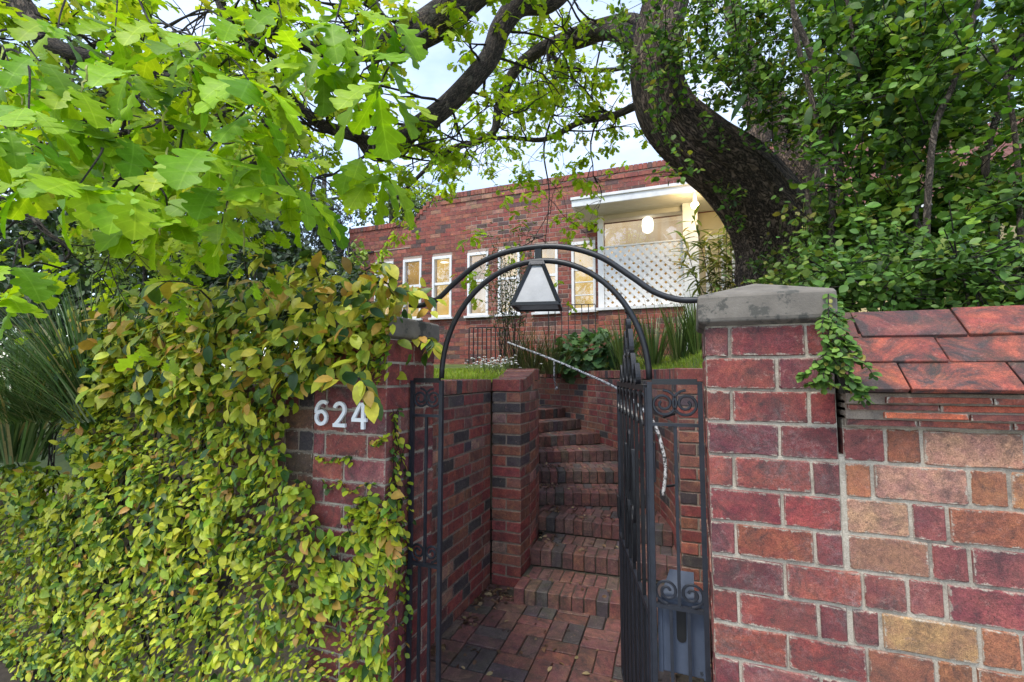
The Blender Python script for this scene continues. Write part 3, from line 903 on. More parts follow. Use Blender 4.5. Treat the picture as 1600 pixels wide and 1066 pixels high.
# ------------------------------------------------------------------ lawn terraces
def x_left(y):
    if y < YS: return PX - 0.2
    best = LP2.p[-1].x
    for a, b in zip(LP2.p, LP2.p[1:]):
        if a.y <= y <= b.y: return a.x + (b.x - a.x) * (y - a.y) / (b.y - a.y) - 0.2
    return -3.4
def x_right(y):
    if y < YS + 0.025: return 0.5
    for a, b in zip(RP2.p, RP2.p[1:]):
        if a.y <= y <= b.y: return a.x + (b.x - a.x) * (y - a.y) / (b.y - a.y) + 0.2
    return -9.0
def hill(x, y):
    z = 1.62 + 0.036 * max(0, y - 2.6) + 0.02 * math.sin(x * 1.7) * math.cos(y * 1.3)
    if x > -0.6 and y < 7.6: z = max(z, 1.70 + 0.05 * max(0, y - 3.6))
    if x < -3.3: z -= min(0.95, (-3.3 - x) * 1.2) * max(0, min(1, (4.5 - y) / 2.5))
    return z
def wall_y(x):
    if x > -0.10: return 3.75
    for a, b in zip(RP2.p, RP2.p[1:]):
        if b.x <= x <= a.x: return a.y + (b.y - a.y) * (a.x - x) / (a.x - b.x)
    return 7.55
def hill_right(x, y):
    k = 0.10 + 0.15 * max(0.0, min(1.0, (-0.5 - x) / 1.0))
    return min(2.02, 1.735 + k * max(0.0, y - wall_y(x - 0.22) - 0.12) + 0.012 * math.sin(x * 2.3) * math.cos(y * 2.1))
def strip_mesh(rows):
    mb = MB(); n = len(rows[0])
    vs = [p for r in rows for p in r]
    fs = [(i*n+k, i*n+k+1, (i+1)*n+k+1, (i+1)*n+k) for i in range(len(rows)-1) for k in range(n-1)]
    mb.add(vs, fs); return mb
rowsL, rowsR = [], []
for y in np.linspace(2.03, 7.58, 50):
    xl = x_left(y) if y < 6.28 else -3.45
    rowsL.append([(x, y, hill(x, y)) for x in np.linspace(-10, xl, 30)])
for y in np.concatenate([np.linspace(2.04, 7.54, 80), np.linspace(7.56, 16, 30)]):
    xr = x_right(y) if y < 7.55 else -10
    rowsR.append([(x, y, hill_right(x, y)) for x in np.linspace(xr, 9, 60)])
tag(strip_mesh(rowsL).build('lawn', M['turf'], smooth=True), 'sloping green lawn beside the passage wall', kind='structure')
tag(strip_mesh(rowsR).build('lawn', M['turf'], smooth=True), 'green lawn behind the curved stair wall up to the house', kind='structure')

# ------------------------------------------------------------------ iron gate: side panels, overthrow, open leaf
YG = 1.90
def scroll(mb, c, r, turns, start, ccw, w=0.007, ax=(1, 0, 0), n=26, shrink=0.22):
    """spiral in the plane of ax and z, from radius r inward"""
    ax = Vector(ax); c = Vector(c)
    pts = []
    for i in range(n + 1):
        t = i / n
        a = start + (1 if ccw else -1) * turns * 2 * math.pi * t
        rr = r * (1 - (1 - shrink) * t)
        pts.append(c + ax * (math.cos(a) * rr) + Vector((0, 0, 1)) * (math.sin(a) * rr))
    mb.tube(pts, w, 6)
    return pts
gf = thing('gate_archway', (-0.6, YG, 0), 'black wrought iron gate surround with double arch and scrolled side panels', 'gate archway')
def side_panel(x0, x1, zt):
    mb = MB()
    mb.bar((x0, YG, 0.0), (x0, YG, zt), 0.018, 0.018, (0, 1, 0)); mb.build('post', M['iron_blue'], gf)
    mb = MB()
    mb.bar((x1, YG, 0.0), (x1, YG, zt), 0.018, 0.018, (0, 1, 0)); mb.build('post', M['iron_blue'], gf)
    for z, h in ((zt, 0.022), (zt - 0.165, 0.012), (0.845, 0.014), (0.06, 0.014)):
        mb = MB(); mb.bar((x0 + 0.009, YG, z), (x1 - 0.009, YG, z), 0.020, h); mb.build('rail', M['iron'] if z == zt else M['iron_blue'], gf)
    xm = (x0 + x1) / 2
    for xb, za, zb_ in ((xm, 0.852, zt - 0.171), (x0 + (x1-x0) * 0.33, 0.067, 0.838), (x0 + (x1-x0) * 0.67, 0.067, 0.838)):
        mb = MB(); mb.bar((xb, YG, za), (xb, YG, zb_), 0.012, 0.012, (0, 1, 0)); mb.build('bar', M['iron_blue'], gf)
    w = (x1 - x0 - 0.018) / 2
    for s in (-1, 1):
        mb = MB(); c = (xm + s * w * 0.5, YG, zt - 0.085)
        scroll(mb, c, w * 0.47 + 0.014, 1.9, math.pi/2, s > 0, 0.0055, n=34); mb.build('scroll', M['iron_blue'], gf)
        mb = MB(); c = (xm + s * w * 0.52, YG, 0.845 + 0.055)
        scroll(mb, c, w * 0.46 + 0.008, 1.7, -math.pi/2, s > 0, 0.0055, n=32); mb.build('scroll', M['iron_blue'], gf)
gx = [-1.238, -1.082, -0.148, 0.036]
side_panel(gx[0], gx[1], 1.69)
side_panel(gx[2], gx[3], 1.69)
# arches
cxa = (gx[1] + gx[2]) / 2; ra = (gx[2] - gx[1]) / 2
pts = [Vector((cxa + ra * math.cos(a), YG, 1.70 + 0.515 * math.sin(a))) for a in np.linspace(math.pi, 0, 40)]
mb = MB(); mb.tube(pts, 0.0125, 10, flat=(0, 1, 0)); mb.build('arch', M['iron'], gf, smooth=True)
op = smooth_path([(-1.262, YG, 2.055), (-1.20, YG, 2.050), (-1.11, YG, 2.075), (-1.02, YG, 2.145), (-0.90, YG, 2.225), (-0.76, YG, 2.268), (-0.60, YG, 2.278), (-0.46, YG, 2.258), (-0.33, YG, 2.205), (-0.21, YG, 2.115), (-0.12, YG, 2.045), (-0.03, YG, 2.010), (0.05, YG, 2.004)], 6)
mb = MB(); mb.tube(op, 0.0125, 10, flat=(0, 1, 0)); mb.build('arch', M['iron'], gf, smooth=True)
mb = MB(); mb.bar((cxa + 0.01, YG, 2.222), (cxa + 0.01, YG, 2.268), 0.030, 0.014, (0, 1, 0)); mb.build('bracket', M['iron'], gf)

# lantern: a square tapering box of frosted panes in a dark frame, turned a little on its stem
la = thing('lantern', (cxa + 0.005, YG, 2.0), 'tapered square lantern with frosted panes hanging under the arch', 'lantern')
lz0, lz1, h0, h1 = 2.012, 2.196, 0.098, 0.026
rot = R(12)
def lq(h, z):
    out = []
    for a, b in ((-1, -1), (1, -1), (1, 1), (-1, 1)):
        out.append(Vector((cxa + 0.005 + h * (a * math.cos(rot) - b * math.sin(rot)), YG + h * (a * math.sin(rot) + b * math.cos(rot)), z)))
    return out
q0, q1 = lq(h0, lz0), lq(h1, lz1)
for k in range(4):
    k2 = (k + 1) % 4
    mb = MB(); mb.bar(q0[k], q1[k], 0.013, 0.013); mb.build('frame_bar', M['iron'], la)
    mb = MB(); mb.bar(q0[k], q0[k2], 0.013, 0.014); mb.build('frame_bar', M['iron'], la)
    i0, i1 = lq(h0 - 0.003, lz0), lq(h1 - 0.003, lz1)
    mb = MB(); mb.add([i0[k], i0[k2], i1[k2], i1[k]], [(0, 1, 2, 3)])
    o = mb.build('pane', M['frost'], la)
    md = o.modifiers.new('thickness', 'SOLIDIFY'); md.thickness = 0.003
mb = MB(); t0, t1 = lq(0.036, lz1 - 0.004), lq(0.030, lz1 + 0.014)
mb.add(t0 + t1, [(3,2,1,0),(4,5,6,7),(0,1,5,4),(1,2,6,5),(2,3,7,6),(3,0,4,7)]); mb.build('top_cap', M['iron'], la)
mb = MB(); mb.tube([(cxa + 0.005, YG, 2.198), (cxa + 0.005, YG, 2.215)], 0.008, 8); mb.build('stem', M['iron'], la)

# open leaf
hinge = Vector((-0.163, YG + 0.012))
far = on_z(963, 997, 0.06)
ld = (Vector((far.x, far.y)) - hinge).normalized(); LL = 0.90
gl = thing('iron_gate', (hinge.x, hinge.y, 0), 'black wrought iron gate leaf standing open towards the stairs', 'gate')
def lp3(s, z, off=0.0):
    return Vector((hinge.x + ld.x * s - ld.y * off, hinge.y + ld.y * s + ld.x * off, z))
lax = (ld.x, ld.y, 0); lup = (-ld.y, ld.x, 0)
ZT = 1.665
for s in (0.0, LL):
    mb = MB(); mb.bar(lp3(s, 0.04), lp3(s, ZT), 0.034, 0.012, lup); mb.build('stile', M['iron_blue'], gl)
for z in (0.05, ZT, 0.80):
    mb = MB(); mb.bar(lp3(0.018, z), lp3(LL - 0.018, z), 0.016, 0.024); mb.build('rail', M['iron_blue'] if z < 1 else M['iron'], gl)
nb_ = 7
for i in range(1, nb_):
    s = LL * i / nb_
    mb = MB(); mb.bar(lp3(s, 0.064), lp3(s, ZT - 0.014), 0.014, 0.014, lup); mb.build('bar', M['iron'], gl)
for i in range(nb_):
    s = LL * (i + 0.5) / nb_
    mb = MB(); mb.bar(lp3(s, 0.064), lp3(s, 0.786), 0.012, 0.012, lup); mb.build('bar', M['iron_blue'], gl)
    # hoops under the top rail
    mb = MB(); r_ = LL / nb_ / 2 - 0.007
    mb.tube([lp3(s + math.cos(a) * r_ , ZT - 0.085 - math.sin(a) * r_ * 1.2) for a in np.linspace(0, math.pi, 12)], 0.006, 6)
    mb.tube([lp3(s + math.cos(a) * r_ , ZT - 0.085 + math.sin(a) * r_ * 1.05) for a in np.linspace(0, math.pi, 12)], 0.006, 6)
    mb.build('hoop', M['iron'], gl)
def tear(s, z, w, h, fl=1):
    """leaf-shaped loop of flat strap in the plane of the leaf"""
    mb = MB()
    pts = []
    for a in np.linspace(0, 2 * math.pi, 25):
        pts.append(lp3(s + w * math.sin(a) * (0.65 + 0.35 * fl * math.cos(a)), z - h * math.cos(a) * 0.5))
    a_ = [p + Vector(lup) * 0.011 for p in pts]; b_ = [p - Vector(lup) * 0.011 for p in pts]
    n = len(pts)
    vs = a_ + b_
    ctr = lp3(s, z)
    vs += [p + (ctr - p).normalized() * 0.009 for p in a_] + [p + (ctr - p).normalized() * 0.009 for p in b_]
    fs = []
    for i in range(n - 1):
        fs += [(i, i+1, n+i+1, n+i), (2*n+i, 3*n+i, 3*n+i+1, 2*n+i+1), (i, 2*n+i, 2*n+i+1, i+1), (n+i, n+i+1, 3*n+i+1, 3*n+i)]
    mb.add(vs, fs)
    mb.build('leaf_scroll', M['iron'], gl)
sc_ = LL / 2
for ds, z, w, h, f in ((-0.10, 1.20, 0.06, 0.34, 1), (0.10, 1.20, 0.06, 0.34, 1), (0, 1.30, 0.05, 0.30, -1), (-0.08, 0.98, 0.05, 0.26, -1), (0.08, 0.98, 0.05, 0.26, -1),
                      (-0.13, 1.745, 0.055, 0.15, 1), (0.13, 1.745, 0.055, 0.15, 1), (0.0, 1.76, 0.05, 0.17, 1), (-0.065, 1.87, 0.05, 0.14, 1), (0.065, 1.87, 0.05, 0.14, 1), (0.0, 1.95, 0.035, 0.10, -1), (-0.24, 1.72, 0.05, 0.10, 1), (0.24, 1.72, 0.05, 0.10, 1)):
    tear(sc_ + ds, z, w, h, f)
mb = MB(); mb.tube([lp3(sc_, 1.985), lp3(sc_, 2.02)], 0.007, 8); mb.tube([lp3(sc_, 2.015), lp3(sc_, 2.03), lp3(sc_, 2.05), lp3(sc_, 2.06)], [0.006, 0.016, 0.015, 0.004], 8); mb.build('finial', M['iron'], gl)
mb = MB(); mb.box(hinge.x + 0.002, hinge.x + 0.03, hinge.y - 0.01, hinge.y + 0.04, 1.30, 1.45); mb.build('hinge_plate', M['iron_blue'], gl)
mb = MB(); mb.bar(lp3(LL * 0.97, 0.90, 0.012), lp3(LL * 0.97, 1.02, 0.012), 0.05, 0.01, lup); mb.build('lock_plate', M['iron'], gl)

# letterbox behind the hinge-side panel
lb = thing('letterbox', (-0.05, 2.0, 0), 'chipped grey-blue metal letterbox fixed behind the gate side panel', 'letterbox')
bx0, bx1, bz0, bz1 = -0.125, 0.026, 0.590, 0.862
mb = MB(); mb.box(bx0, bx1, YG + 0.030, YG + 0.135, bz0, bz1); mb.build('body', M['letterbox'], lb, bevel=0.004)
mb = MB()
mb.add([(bx0, YG + 0.024, bz1 + 0.002), (bx1 - 0.03, YG + 0.024, bz1 + 0.002), (bx1 - 0.03, YG + 0.14, bz1 + 0.060), (bx0 + 0.03, YG + 0.14, bz1 + 0.060), (bx0, YG + 0.024, bz1 + 0.008), (bx1 - 0.03, YG + 0.024, bz1 + 0.008), (bx1 - 0.03, YG + 0.14, bz1 + 0.066), (bx0 + 0.03, YG + 0.14, bz1 + 0.066)],
       [(3,2,1,0),(4,5,6,7),(0,1,5,4),(1,2,6,5),(2,3,7,6),(3,0,4,7)])
mb.build('lid', M['letterbox'], lb)
mb = MB()
sx, sz0, sz1, sw = (bx0 + bx1) / 2 - 0.003, bz1 - 0.155, bz1 - 0.020, 0.017
prof = [(sx + sw * math.cos(a), sz1 - sw + sw * math.sin(a)) for a in np.linspace(0, math.pi, 9)] + [(sx + sw * math.cos(a), sz0 + sw + sw * math.sin(a)) for a in np.linspace(math.pi, 2 * math.pi, 9)]
n = len(prof)
mb.add([(x, YG + 0.0275, z) for x, z in prof] + [(x, YG + 0.034, z) for x, z in prof], [tuple(range(n))] + [(i, n + i, n + (i+1) % n, (i+1) % n) for i in range(n)])
mb.build('slot', M['black'], lb)
for x_ in (bx0 - 0.004, bx1 + 0.004):
    mb = MB(); mb.bar((x_, YG + 0.026, bz0), (x_, YG + 0.026, bz1), 0.016, 0.006, (0, 1, 0)); mb.build('flange', M['letterbox'], lb)

# ------------------------------------------------------------------ handrail on the curved wall
hr = thing('handrail', (-0.9, 5.9, 0), 'thin pipe handrail with flaking white paint along the curved stair wall', 'handrail')
rail_pts = [spot(793, 535, 6.9), spot(866, 563, 6.35), spot(915, 584, 5.75), spot(962, 606, 4.9), spot(1000, 636, 4.15), spot(1022, 662, 3.80), spot(1035, 700, 3.66), spot(1040, 735, 3.58), spot(1036, 775, 3.52)]
mb = MB(); mb.tube(smooth_path(rail_pts, 8), 0.0145, 8); mb.build('pipe', M['rail_paint'], hr, smooth=True)
p = spot(866, 563, 6.35)
mb = MB(); mb.tube(smooth_path([p + Vector((0, 0, -0.01)), spot(866, 590, 6.4), spot(868, 604, 6.48)], 4), 0.011, 6); mb.tube([spot(869, 606, 6.48), spot(869, 608, 6.60)], 0.022, 8)
mb.build('bracket', M['rail_paint'], hr, smooth=True)
mb = MB(); a = spot(1036, 652, 3.74); mb.tube([a, a + Vector((0.09, 0.03, 0.03))], 0.012, 6); mb.build('bracket', M['iron'], hr)
a = spot(1041, 760, 3.55); mb = MB(); mb.tube([a, a + Vector((0.08, 0.03, 0.01))], 0.010, 6); mb.build('bracket', M['iron'], hr)

# ------------------------------------------------------------------ house number
def digit(name, strokes, label, x0, zb, w=0.0165):
    mb = MB()
    for si, pts in enumerate(strokes):
        fy = Y0 - 0.014 - 0.0009 * si
        P = [Vector((x0 + a, 0, zb + b)) for a, b in pts]
        n = len(P); vs = []
        for i in range(n):
            t = (P[min(n-1, i+1)] - P[max(0, i-1)]).normalized()
            s = Vector((-t.z, 0, t.x)) * (w / 2)
            for q in (P[i] + s, P[i] - s):
                vs += [(q.x, fy, q.z), (q.x, Y0 - 0.002, q.z)]
        fs = []
        for i in range(n - 1):
            o = 4 * i
            fs += [(o, o+4, o+6, o+2), (o+1, o+3, o+7, o+5), (o, o+1, o+5, o+4), (o+2, o+6, o+7, o+3)]
        fs += [(0, 2, 3, 1), (4*n-4, 4*n-3, 4*n-1, 4*n-2)]
        mb.add(vs, fs)
    return tag(mb.build(name, M['digit']), label, 'house number', 'house number on the pier')
H_ = 0.115
arc = lambda cx, cz, rx, rz, a0, a1, n=20: [(cx + rx * math.cos(R(a)), cz + rz * math.sin(R(a))) for a in np.linspace(a0, a1, n)]
za = on_y(496, 664, Y0)
dz = za.z
digit('house_number', [arc(0.040, 0.036, 0.029, 0.029, 0, 360, 28), arc(0.052, 0.060, 0.041, 0.050, 60, 183, 18) ], 'chipped white metal numeral six on the brick pier', -1.652, dz)
dz2 = dz - 0.004
digit('house_number', [arc(0.035, 0.080, 0.0285, 0.0285, 165, -20, 18) + [(0.058, 0.062), (0.040, 0.038), (0.010, 0.008)], [(0.001, 0.0084), (0.071, 0.0084)]], 'chipped white metal numeral two on the brick pier', -1.541, dz2)
digit('house_number', [[(0.048, 0.116), (0.006, 0.042)], [(0.000, 0.0405), (0.082, 0.0405)], [(0.062, 0.118), (0.062, 0.0)]], 'chipped white metal numeral four on the brick pier', -1.434, dz - 0.008)

# ------------------------------------------------------------------ house
YH = 8.40
ho = thing('brick_house', (-3.0, YH, 1.9), 'red brick parapet house with lit windows and a white porch', 'house')
wins = [(-6.50, -6.02), (-5.76, -5.30), (-5.03, -4.57), (-4.20, -3.74), (-3.52, -3.06), (-2.75, -2.29), (-2.02, -1.57)]
WZ0, WZ1 = 2.90, 4.20
HX0, HX1, HZ0 = -7.25, -1.46, 1.5
HTOP, HLOW = 5.52, 5.06
def htop(x):
    if x > -5.05: return HTOP
    if x > -5.55: return HLOW + (HTOP - HLOW) * (x + 5.55) / 0.5
    return HLOW
mb = MB()
mb.box(HX0, 7.5, YH + 0.006, YH + 0.25, HZ0, WZ0 - 0.001)
mb.box(HX0, -5.06, YH + 0.006, YH + 0.25, WZ1 + 0.001, HLOW - 0.01)
mb.box(-5.06, 1.4, YH + 0.006, YH + 0.25, WZ1 + 0.001, HTOP - 0.01)
mb.add([(-5.55, YH + 0.006, HLOW - 0.011), (-5.06, YH + 0.006, HLOW - 0.011), (-5.06, YH + 0.006, HTOP - 0.011), (-5.55, YH + 0.25, HLOW - 0.011), (-5.06, YH + 0.25, HLOW - 0.011), (-5.06, YH + 0.25, HTOP - 0.011)], [(0, 1, 2), (5, 4, 3), (0, 2, 5, 3)])
xs = [HX0] + [v for w in wins for v in w] + [HX1 + 0.16]
for a, b in zip(xs[0::2], xs[1::2]): mb.box(a, b, YH + 0.006, YH + 0.25, WZ0 - 0.001, WZ1 + 0.001)
mb.box(HX0 + 0.01, HX0 + 0.25, YH + 0.25, YH + 6, HZ0, HLOW - 0.02)
mb.box(HX0 + 0.25, 7.0, YH + 5.8, YH + 6, HZ0, HLOW - 0.03)
mb.build('wall', M['mortar_house'], ho)
def in_win(x0, x1, z):
    return any(x1 > a - 0.005 and x0 < b + 0.005 for a, b in wins) and WZ0 - 0.03 < z < WZ1 + 0.03
hb = []
c_h = 0.0860
iz = 0
z = 1.86
while z < HTOP - 0.12:
    pat = [0.24] if iz % 4 else [0.12, 0.24]
    x = HX0 - (0.12 if iz % 2 else 0.0); k = 0
    while x < 1.4:
        e = x + 0.24
        a, b = max(x, HX0), min(e, 1.4)
        mids = [(a, b)]
        # cut at window jambs
        for wa, wb in wins:
            if WZ0 - 0.03 < z + 0.043 < WZ1 + 0.03:
                nm = []
                for p0, p1 in mids:
                    if p1 <= wa or p0 >= wb: nm.append((p0, p1))
                    else:
                        if p0 < wa - 0.02: nm.append((p0, wa - 0.004))
                        if p1 > wb + 0.02: nm.append((wb + 0.004, p1))
                mids = nm
        for p0, p1 in mids:
            if p1 - p0 < 0.03 or z + 0.09 > htop((p0 + p1) / 2) - 0.10: continue
            if p0 > HX1 + 0.0 and z < 4.35: continue
            band = 0.018 if 5.22 < z < 5.31 and p0 > -5.0 else 0.0
            narrow = WZ0 < z + 0.043 < WZ1 and (-6.02 < (p0+p1)/2 < -5.76 or -5.30 < (p0+p1)/2 < -5.03)
            if narrow:
                for q in range(2): hb.append((p0 + 0.004, p1 - 0.004, z + q * 0.043 + 0.003, z + q * 0.043 + 0.038, band))
            else: hb.append((p0 + 0.0045, p1 - 0.0045, z + 0.004, z + c_h - 0.005, band))
        x = e
    z += c_h; iz += 1
# soldier course along the top
x = HX0
while x < 1.4:
    t = htop(x + 0.04)
    hb.append((x + 0.004, x + 0.078, t - 0.105, t + 0.0, 0.020)); x += 0.082
# dwarf wall under the lattice bay and the strip of wall right of the porch
hb2 = []
vis = sorted([b for b in hb if -4.6 < b[0] < -1.5 and 2.2 < b[2] < 4.9], key=lambda b: (b[0] + b[1]) ** 2 / 4 + YH ** 2)
single = set(id(b) for b in vis[:296])
def boxes_mesh(name, items, y, mat, parent, pal, back=0.05):
    n = len(items)
    V = np.zeros((n, 8, 3)); C = np.zeros((n, 8, 4)); C[..., 3] = 1
    for i, (x0, x1, z0, z1, pr_) in enumerate(items):
        y0 = y - pr_ - random.uniform(0, 0.003); y1 = y + back
        V[i] = [(x0,y0,z0),(x1,y0,z0),(x1,y1,z0),(x0,y1,z0),(x0,y0,z1),(x1,y0,z1),(x1,y1,z1),(x0,y1,z1)]
        C[i, :, :3] = pick(pal)
    F = np.array([(3,2,1,0),(4,5,6,7),(0,1,5,4),(1,2,6,5),(2,3,7,6),(3,0,4,7)])
    FF = (F[None] + (np.arange(n) * 8)[:, None, None]).reshape(-1, 4)
    return quad_mesh_obj(name, V.reshape(-1, 3), FF, C.reshape(-1, 4), mat, parent)
def quad_mesh_obj(name, V, F, C, mat, parent=None, smooth=False, kind=None):
    V = np.asarray(V, dtype=np.float32)
    if parent is not None: V = V - np.array(world_loc(parent), dtype=np.float32)
    me = bpy.data.meshes.new(name)
    me.vertices.add(len(V)); me.vertices.foreach_set('co', V.ravel())
    me.loops.add(F.size); me.loops.foreach_set('vertex_index', np.asarray(F, dtype=np.int32).ravel())
    me.polygons.add(len(F)); me.polygons.foreach_set('loop_start', np.arange(0, F.size, F.shape[1], dtype=np.int32))
    if smooth: me.polygons.foreach_set('use_smooth', np.ones(len(F), dtype=bool))
    me.update(calc_edges=True)
    if not smooth: me.shade_flat()
    if C is not None:
        at = me.attributes.new('col', 'FLOAT_COLOR', 'POINT')
        at.data.foreach_set('color', np.asarray(C, dtype=np.float32).ravel())
    me.materials.append(mat)
    o = bpy.data.objects.new(name, me)
    link(o, parent)
    if kind: o['kind'] = kind
    return o
tag(boxes_mesh('brickwork', [b for b in hb if id(b) not in single], YH, M['brick_house_mass'], ho, PAL_HOUSE), kind='stuff')
for b in hb:
    if id(b) in single:
        piece(ho, 'brick', ((b[0]+b[1])/2, YH + 0.025 - b[4], (b[2]+b[3])/2), 0, (b[1]-b[0], 0.05, b[3]-b[2]), pick(PAL_HOUSE), M['brick_house'], 0.002)
mb = MB(); mb.box(HX0, -6.55, YH - 0.03, YH + 0.002, 4.44, 4.475); mb.build('drip_course', M['iron'], ho)
mb = MB(); mb.box(-6.54, -5.6, YH - 0.012, YH + 0.002, 4.455, 4.475); mb.build('string_course', M['mortar_house'], ho)
# windows
def window(parent, x0, x1, z0, z1, y, upper, lower, bars=0, split=0.5):
    fw = 0.045
    mb = MB()
    mb.box(x0, x0 + fw, y - 0.02, y + 0.08, z0, z1); mb.box(x1 - fw, x1, y - 0.02, y + 0.08, z0, z1)
    mb.box(x0 + fw, x1 - fw, y - 0.018, y + 0.08, z1 - fw - 0.01, z1); mb.box(x0 + fw, x1 - fw, y - 0.018, y + 0.08, z0, z0 + fw)
    w = mb.build('window', M['white_paint'], parent)
    zm = z0 + (z1 - z0) * split
    mb = MB(); mb.box(x0 + fw, x1 - fw, y + 0.005, y + 0.06, zm - 0.025, zm + 0.025); mb.build('meeting_rail', M['white_paint'], w)
    for i in range(bars):
        zz = z0 + fw + (zm - z0 - fw) * (i + 1) / (bars + 1)
        mb = MB(); mb.box(x0 + fw, x1 - fw, y + 0.012, y + 0.045, zz - 0.010, zz + 0.010); mb.build('glazing_bar', M['white_paint'], w)
    for a, b, mt, yy in ((z0 + fw, zm - 0.025, lower, 0.05), (zm + 0.025, z1 - fw - 0.01, upper, 0.03)):
        mb = MB(); mb.box(x0 + fw, x1 - fw, y + yy, y + yy + 0.004, a, b); mb.build('pane', M['glass'], w)
        mb = MB(); mb.box(x0 + fw - 0.01, x1 - fw + 0.01, y + yy + 0.10, y + yy + 0.11, a - 0.02, b + 0.02); mb.build('blind', mt, w)
    mb = MB(); mb.box(x0 - 0.05, x1 + 0.05, y - 0.07, y + 0.02, z0 - 0.045, z0 - 0.002); mb.build('sill', M['white_worn'], w)
    return w
for i, (a, b) in enumerate(wins):
    up_, lo_ = [(M['lit_tan'], M['lit_cream']), (M['lit_tan'], M['lit_cream']), (M['lit_cream'], M['lit_cream']), (M['lit_tan'], M['lit_pale']), (M['lit_cream'], M['lit_pale']), (M['lit_cream'], M['lit_cream']), (M['lit_cream'], M['lit_cream'])][i]
    window(ho, a, b, WZ0, WZ1, YH, up_, lo_, bars=2 if i == 6 else 0, split=0.55 if i < 6 else 0.6)
# ceiling lamp seen through one window
mb = MB(); mb.tube([(-4.80, YH + 0.10, 4.075), (-4.80, YH + 0.10, 4.085), (-4.80, YH + 0.10, 4.10)], [0.05, 0.09, 0.05], 14); mb.build('ceiling_lamp', M['bulb_soft'], ho)

# porch with a glazed and latticed bay
po = thing('porch', (-0.6, 7.9, 2.0), 'white flat roofed porch with frosted pane above a diamond lattice screen', 'porch')
YF, YL = 7.30, 7.95
fz0, fz1 = 4.47, 4.63
fa = on_y(893, 318, YF).x
mb = MB(); mb.box(fa, 1.9, YF, YF + 0.04, fz0, fz1 - 0.05); mb.build('fascia', M['white_worn'], po, bevel=0.004)
mb = MB(); mb.box(fa - 0.015, 1.92, YF - 0.02, YF + 0.05, fz1 - 0.049, fz1); mb.build('gutter_edge', M['white_worn'], po, bevel=0.006)
mb = MB(); mb.box(fa, fa + 0.04, YF + 0.042, YH - 0.03, fz0, fz1); mb.build('barge_board', M['white_worn'], po)
nso = 8
for i in range(nso):
    y0_ = YF + 0.045 + (YH - 0.05 - YF - 0.045) * i / nso
    y1_ = YF + 0.045 + (YH - 0.05 - YF - 0.045) * (i + 1) / nso - 0.006
    mb = MB(); mb.box(fa + 0.045, 1.88, y0_, y1_, fz0 + 0.012, fz0 + 0.03); mb.build('soffit_board', M['soffit'], po)
mb = MB(); mb.box(fa + 0.01, 1.9, YF + 0.042, YH - 0.03, fz1 - 0.02, fz1 + 0.002); mb.build('roof_deck', M['concrete'], po)
bx_l, bx_r = on_y(944, 430, YL).x, on_y(1069, 430, YL).x
bz_b, bz_m, bz_t = 2.86, on_y(1005, 381, YL).z, min(4.44, on_y(1005, 337, YL).z)
mb = MB(); mb.box(bx_l - 0.10, bx_l, YL - 0.04, YL + 0.06, bz_b, fz0 + 0.01); mb.build('post', M['white_paint'], po, bevel=0.004)
mb = MB(); mb.box(bx_r, bx_r + 0.225, YL - 0.16, YL + 0.06, 2.0, fz0 + 0.01); mb.build('post', M['white_worn'], po, bevel=0.004)
mb = MB(); mb.box(bx_l + 0.002, bx_r - 0.002, YL - 0.02, YL + 0.05, bz_t, fz0 + 0.011); mb.build('head_board', M['soffit'], po)
mb = MB(); mb.box(bx_l + 0.002, bx_r - 0.002, YL - 0.02, YL + 0.03, bz_m - 0.012, bz_m + 0.012); mb.build('transom', M['white_paint'], po)
mb = MB(); mb.box(bx_l + 0.003, bx_r - 0.003, YL + 0.01, YL + 0.015, bz_m + 0.013, bz_t - 0.001); mb.build('frosted_pane', M['glass'], po)
mb = MB(); mb.box(bx_l - 0.14, bx_r + 0.05, YL - 0.10, YL + 0.08, bz_b - 0.05, bz_b - 0.002); mb.build('sill', M['white_worn'], po)
# glowing room behind
mb = MB(); mb.box(bx_l - 0.05, bx_r + 0.20, YH - 0.012, YH - 0.004, bz_m - 0.2, fz0); mb.build('room_back', M['lit_pale'], po)
mb = MB(); mb.box(bx_l - 0.05, bx_r + 0.20, YH - 0.012, YH - 0.004, bz_b, bz_m - 0.202); mb.build('room_back', M['lit_dim'], po)
gp = on_y(1012, 352, YH - 0.16)
mb = MB(); mb.tube([gp + Vector((0, 0, -0.14)), gp + Vector((0, 0, -0.10)), gp, gp + Vector((0, 0, 0.10)), gp + Vector((0, 0, 0.14))], [0.04, 0.09, 0.10, 0.09, 0.04], 14); mb.build('wall_lamp', M['bulb_soft'], po, smooth=True)
wy = YH - 0.10
for a, b in ((0.16, 0.475), (0.525, 0.86)):
    X0, X1 = bx_l + (bx_r - bx_l) * a, bx_l + (bx_r - bx_l) * b
    zt_ = bz_m - 0.19
    mb = MB()
    mb.box(X0, X0 + 0.06, wy, wy + 0.04, bz_b, zt_); mb.box(X1 - 0.06, X1, wy, wy + 0.04, bz_b, zt_); mb.box(X0, X1, wy - 0.002, wy + 0.04, zt_, zt_ + 0.06)
    mb.build('inner_window_frame', M['white_paint'], po)
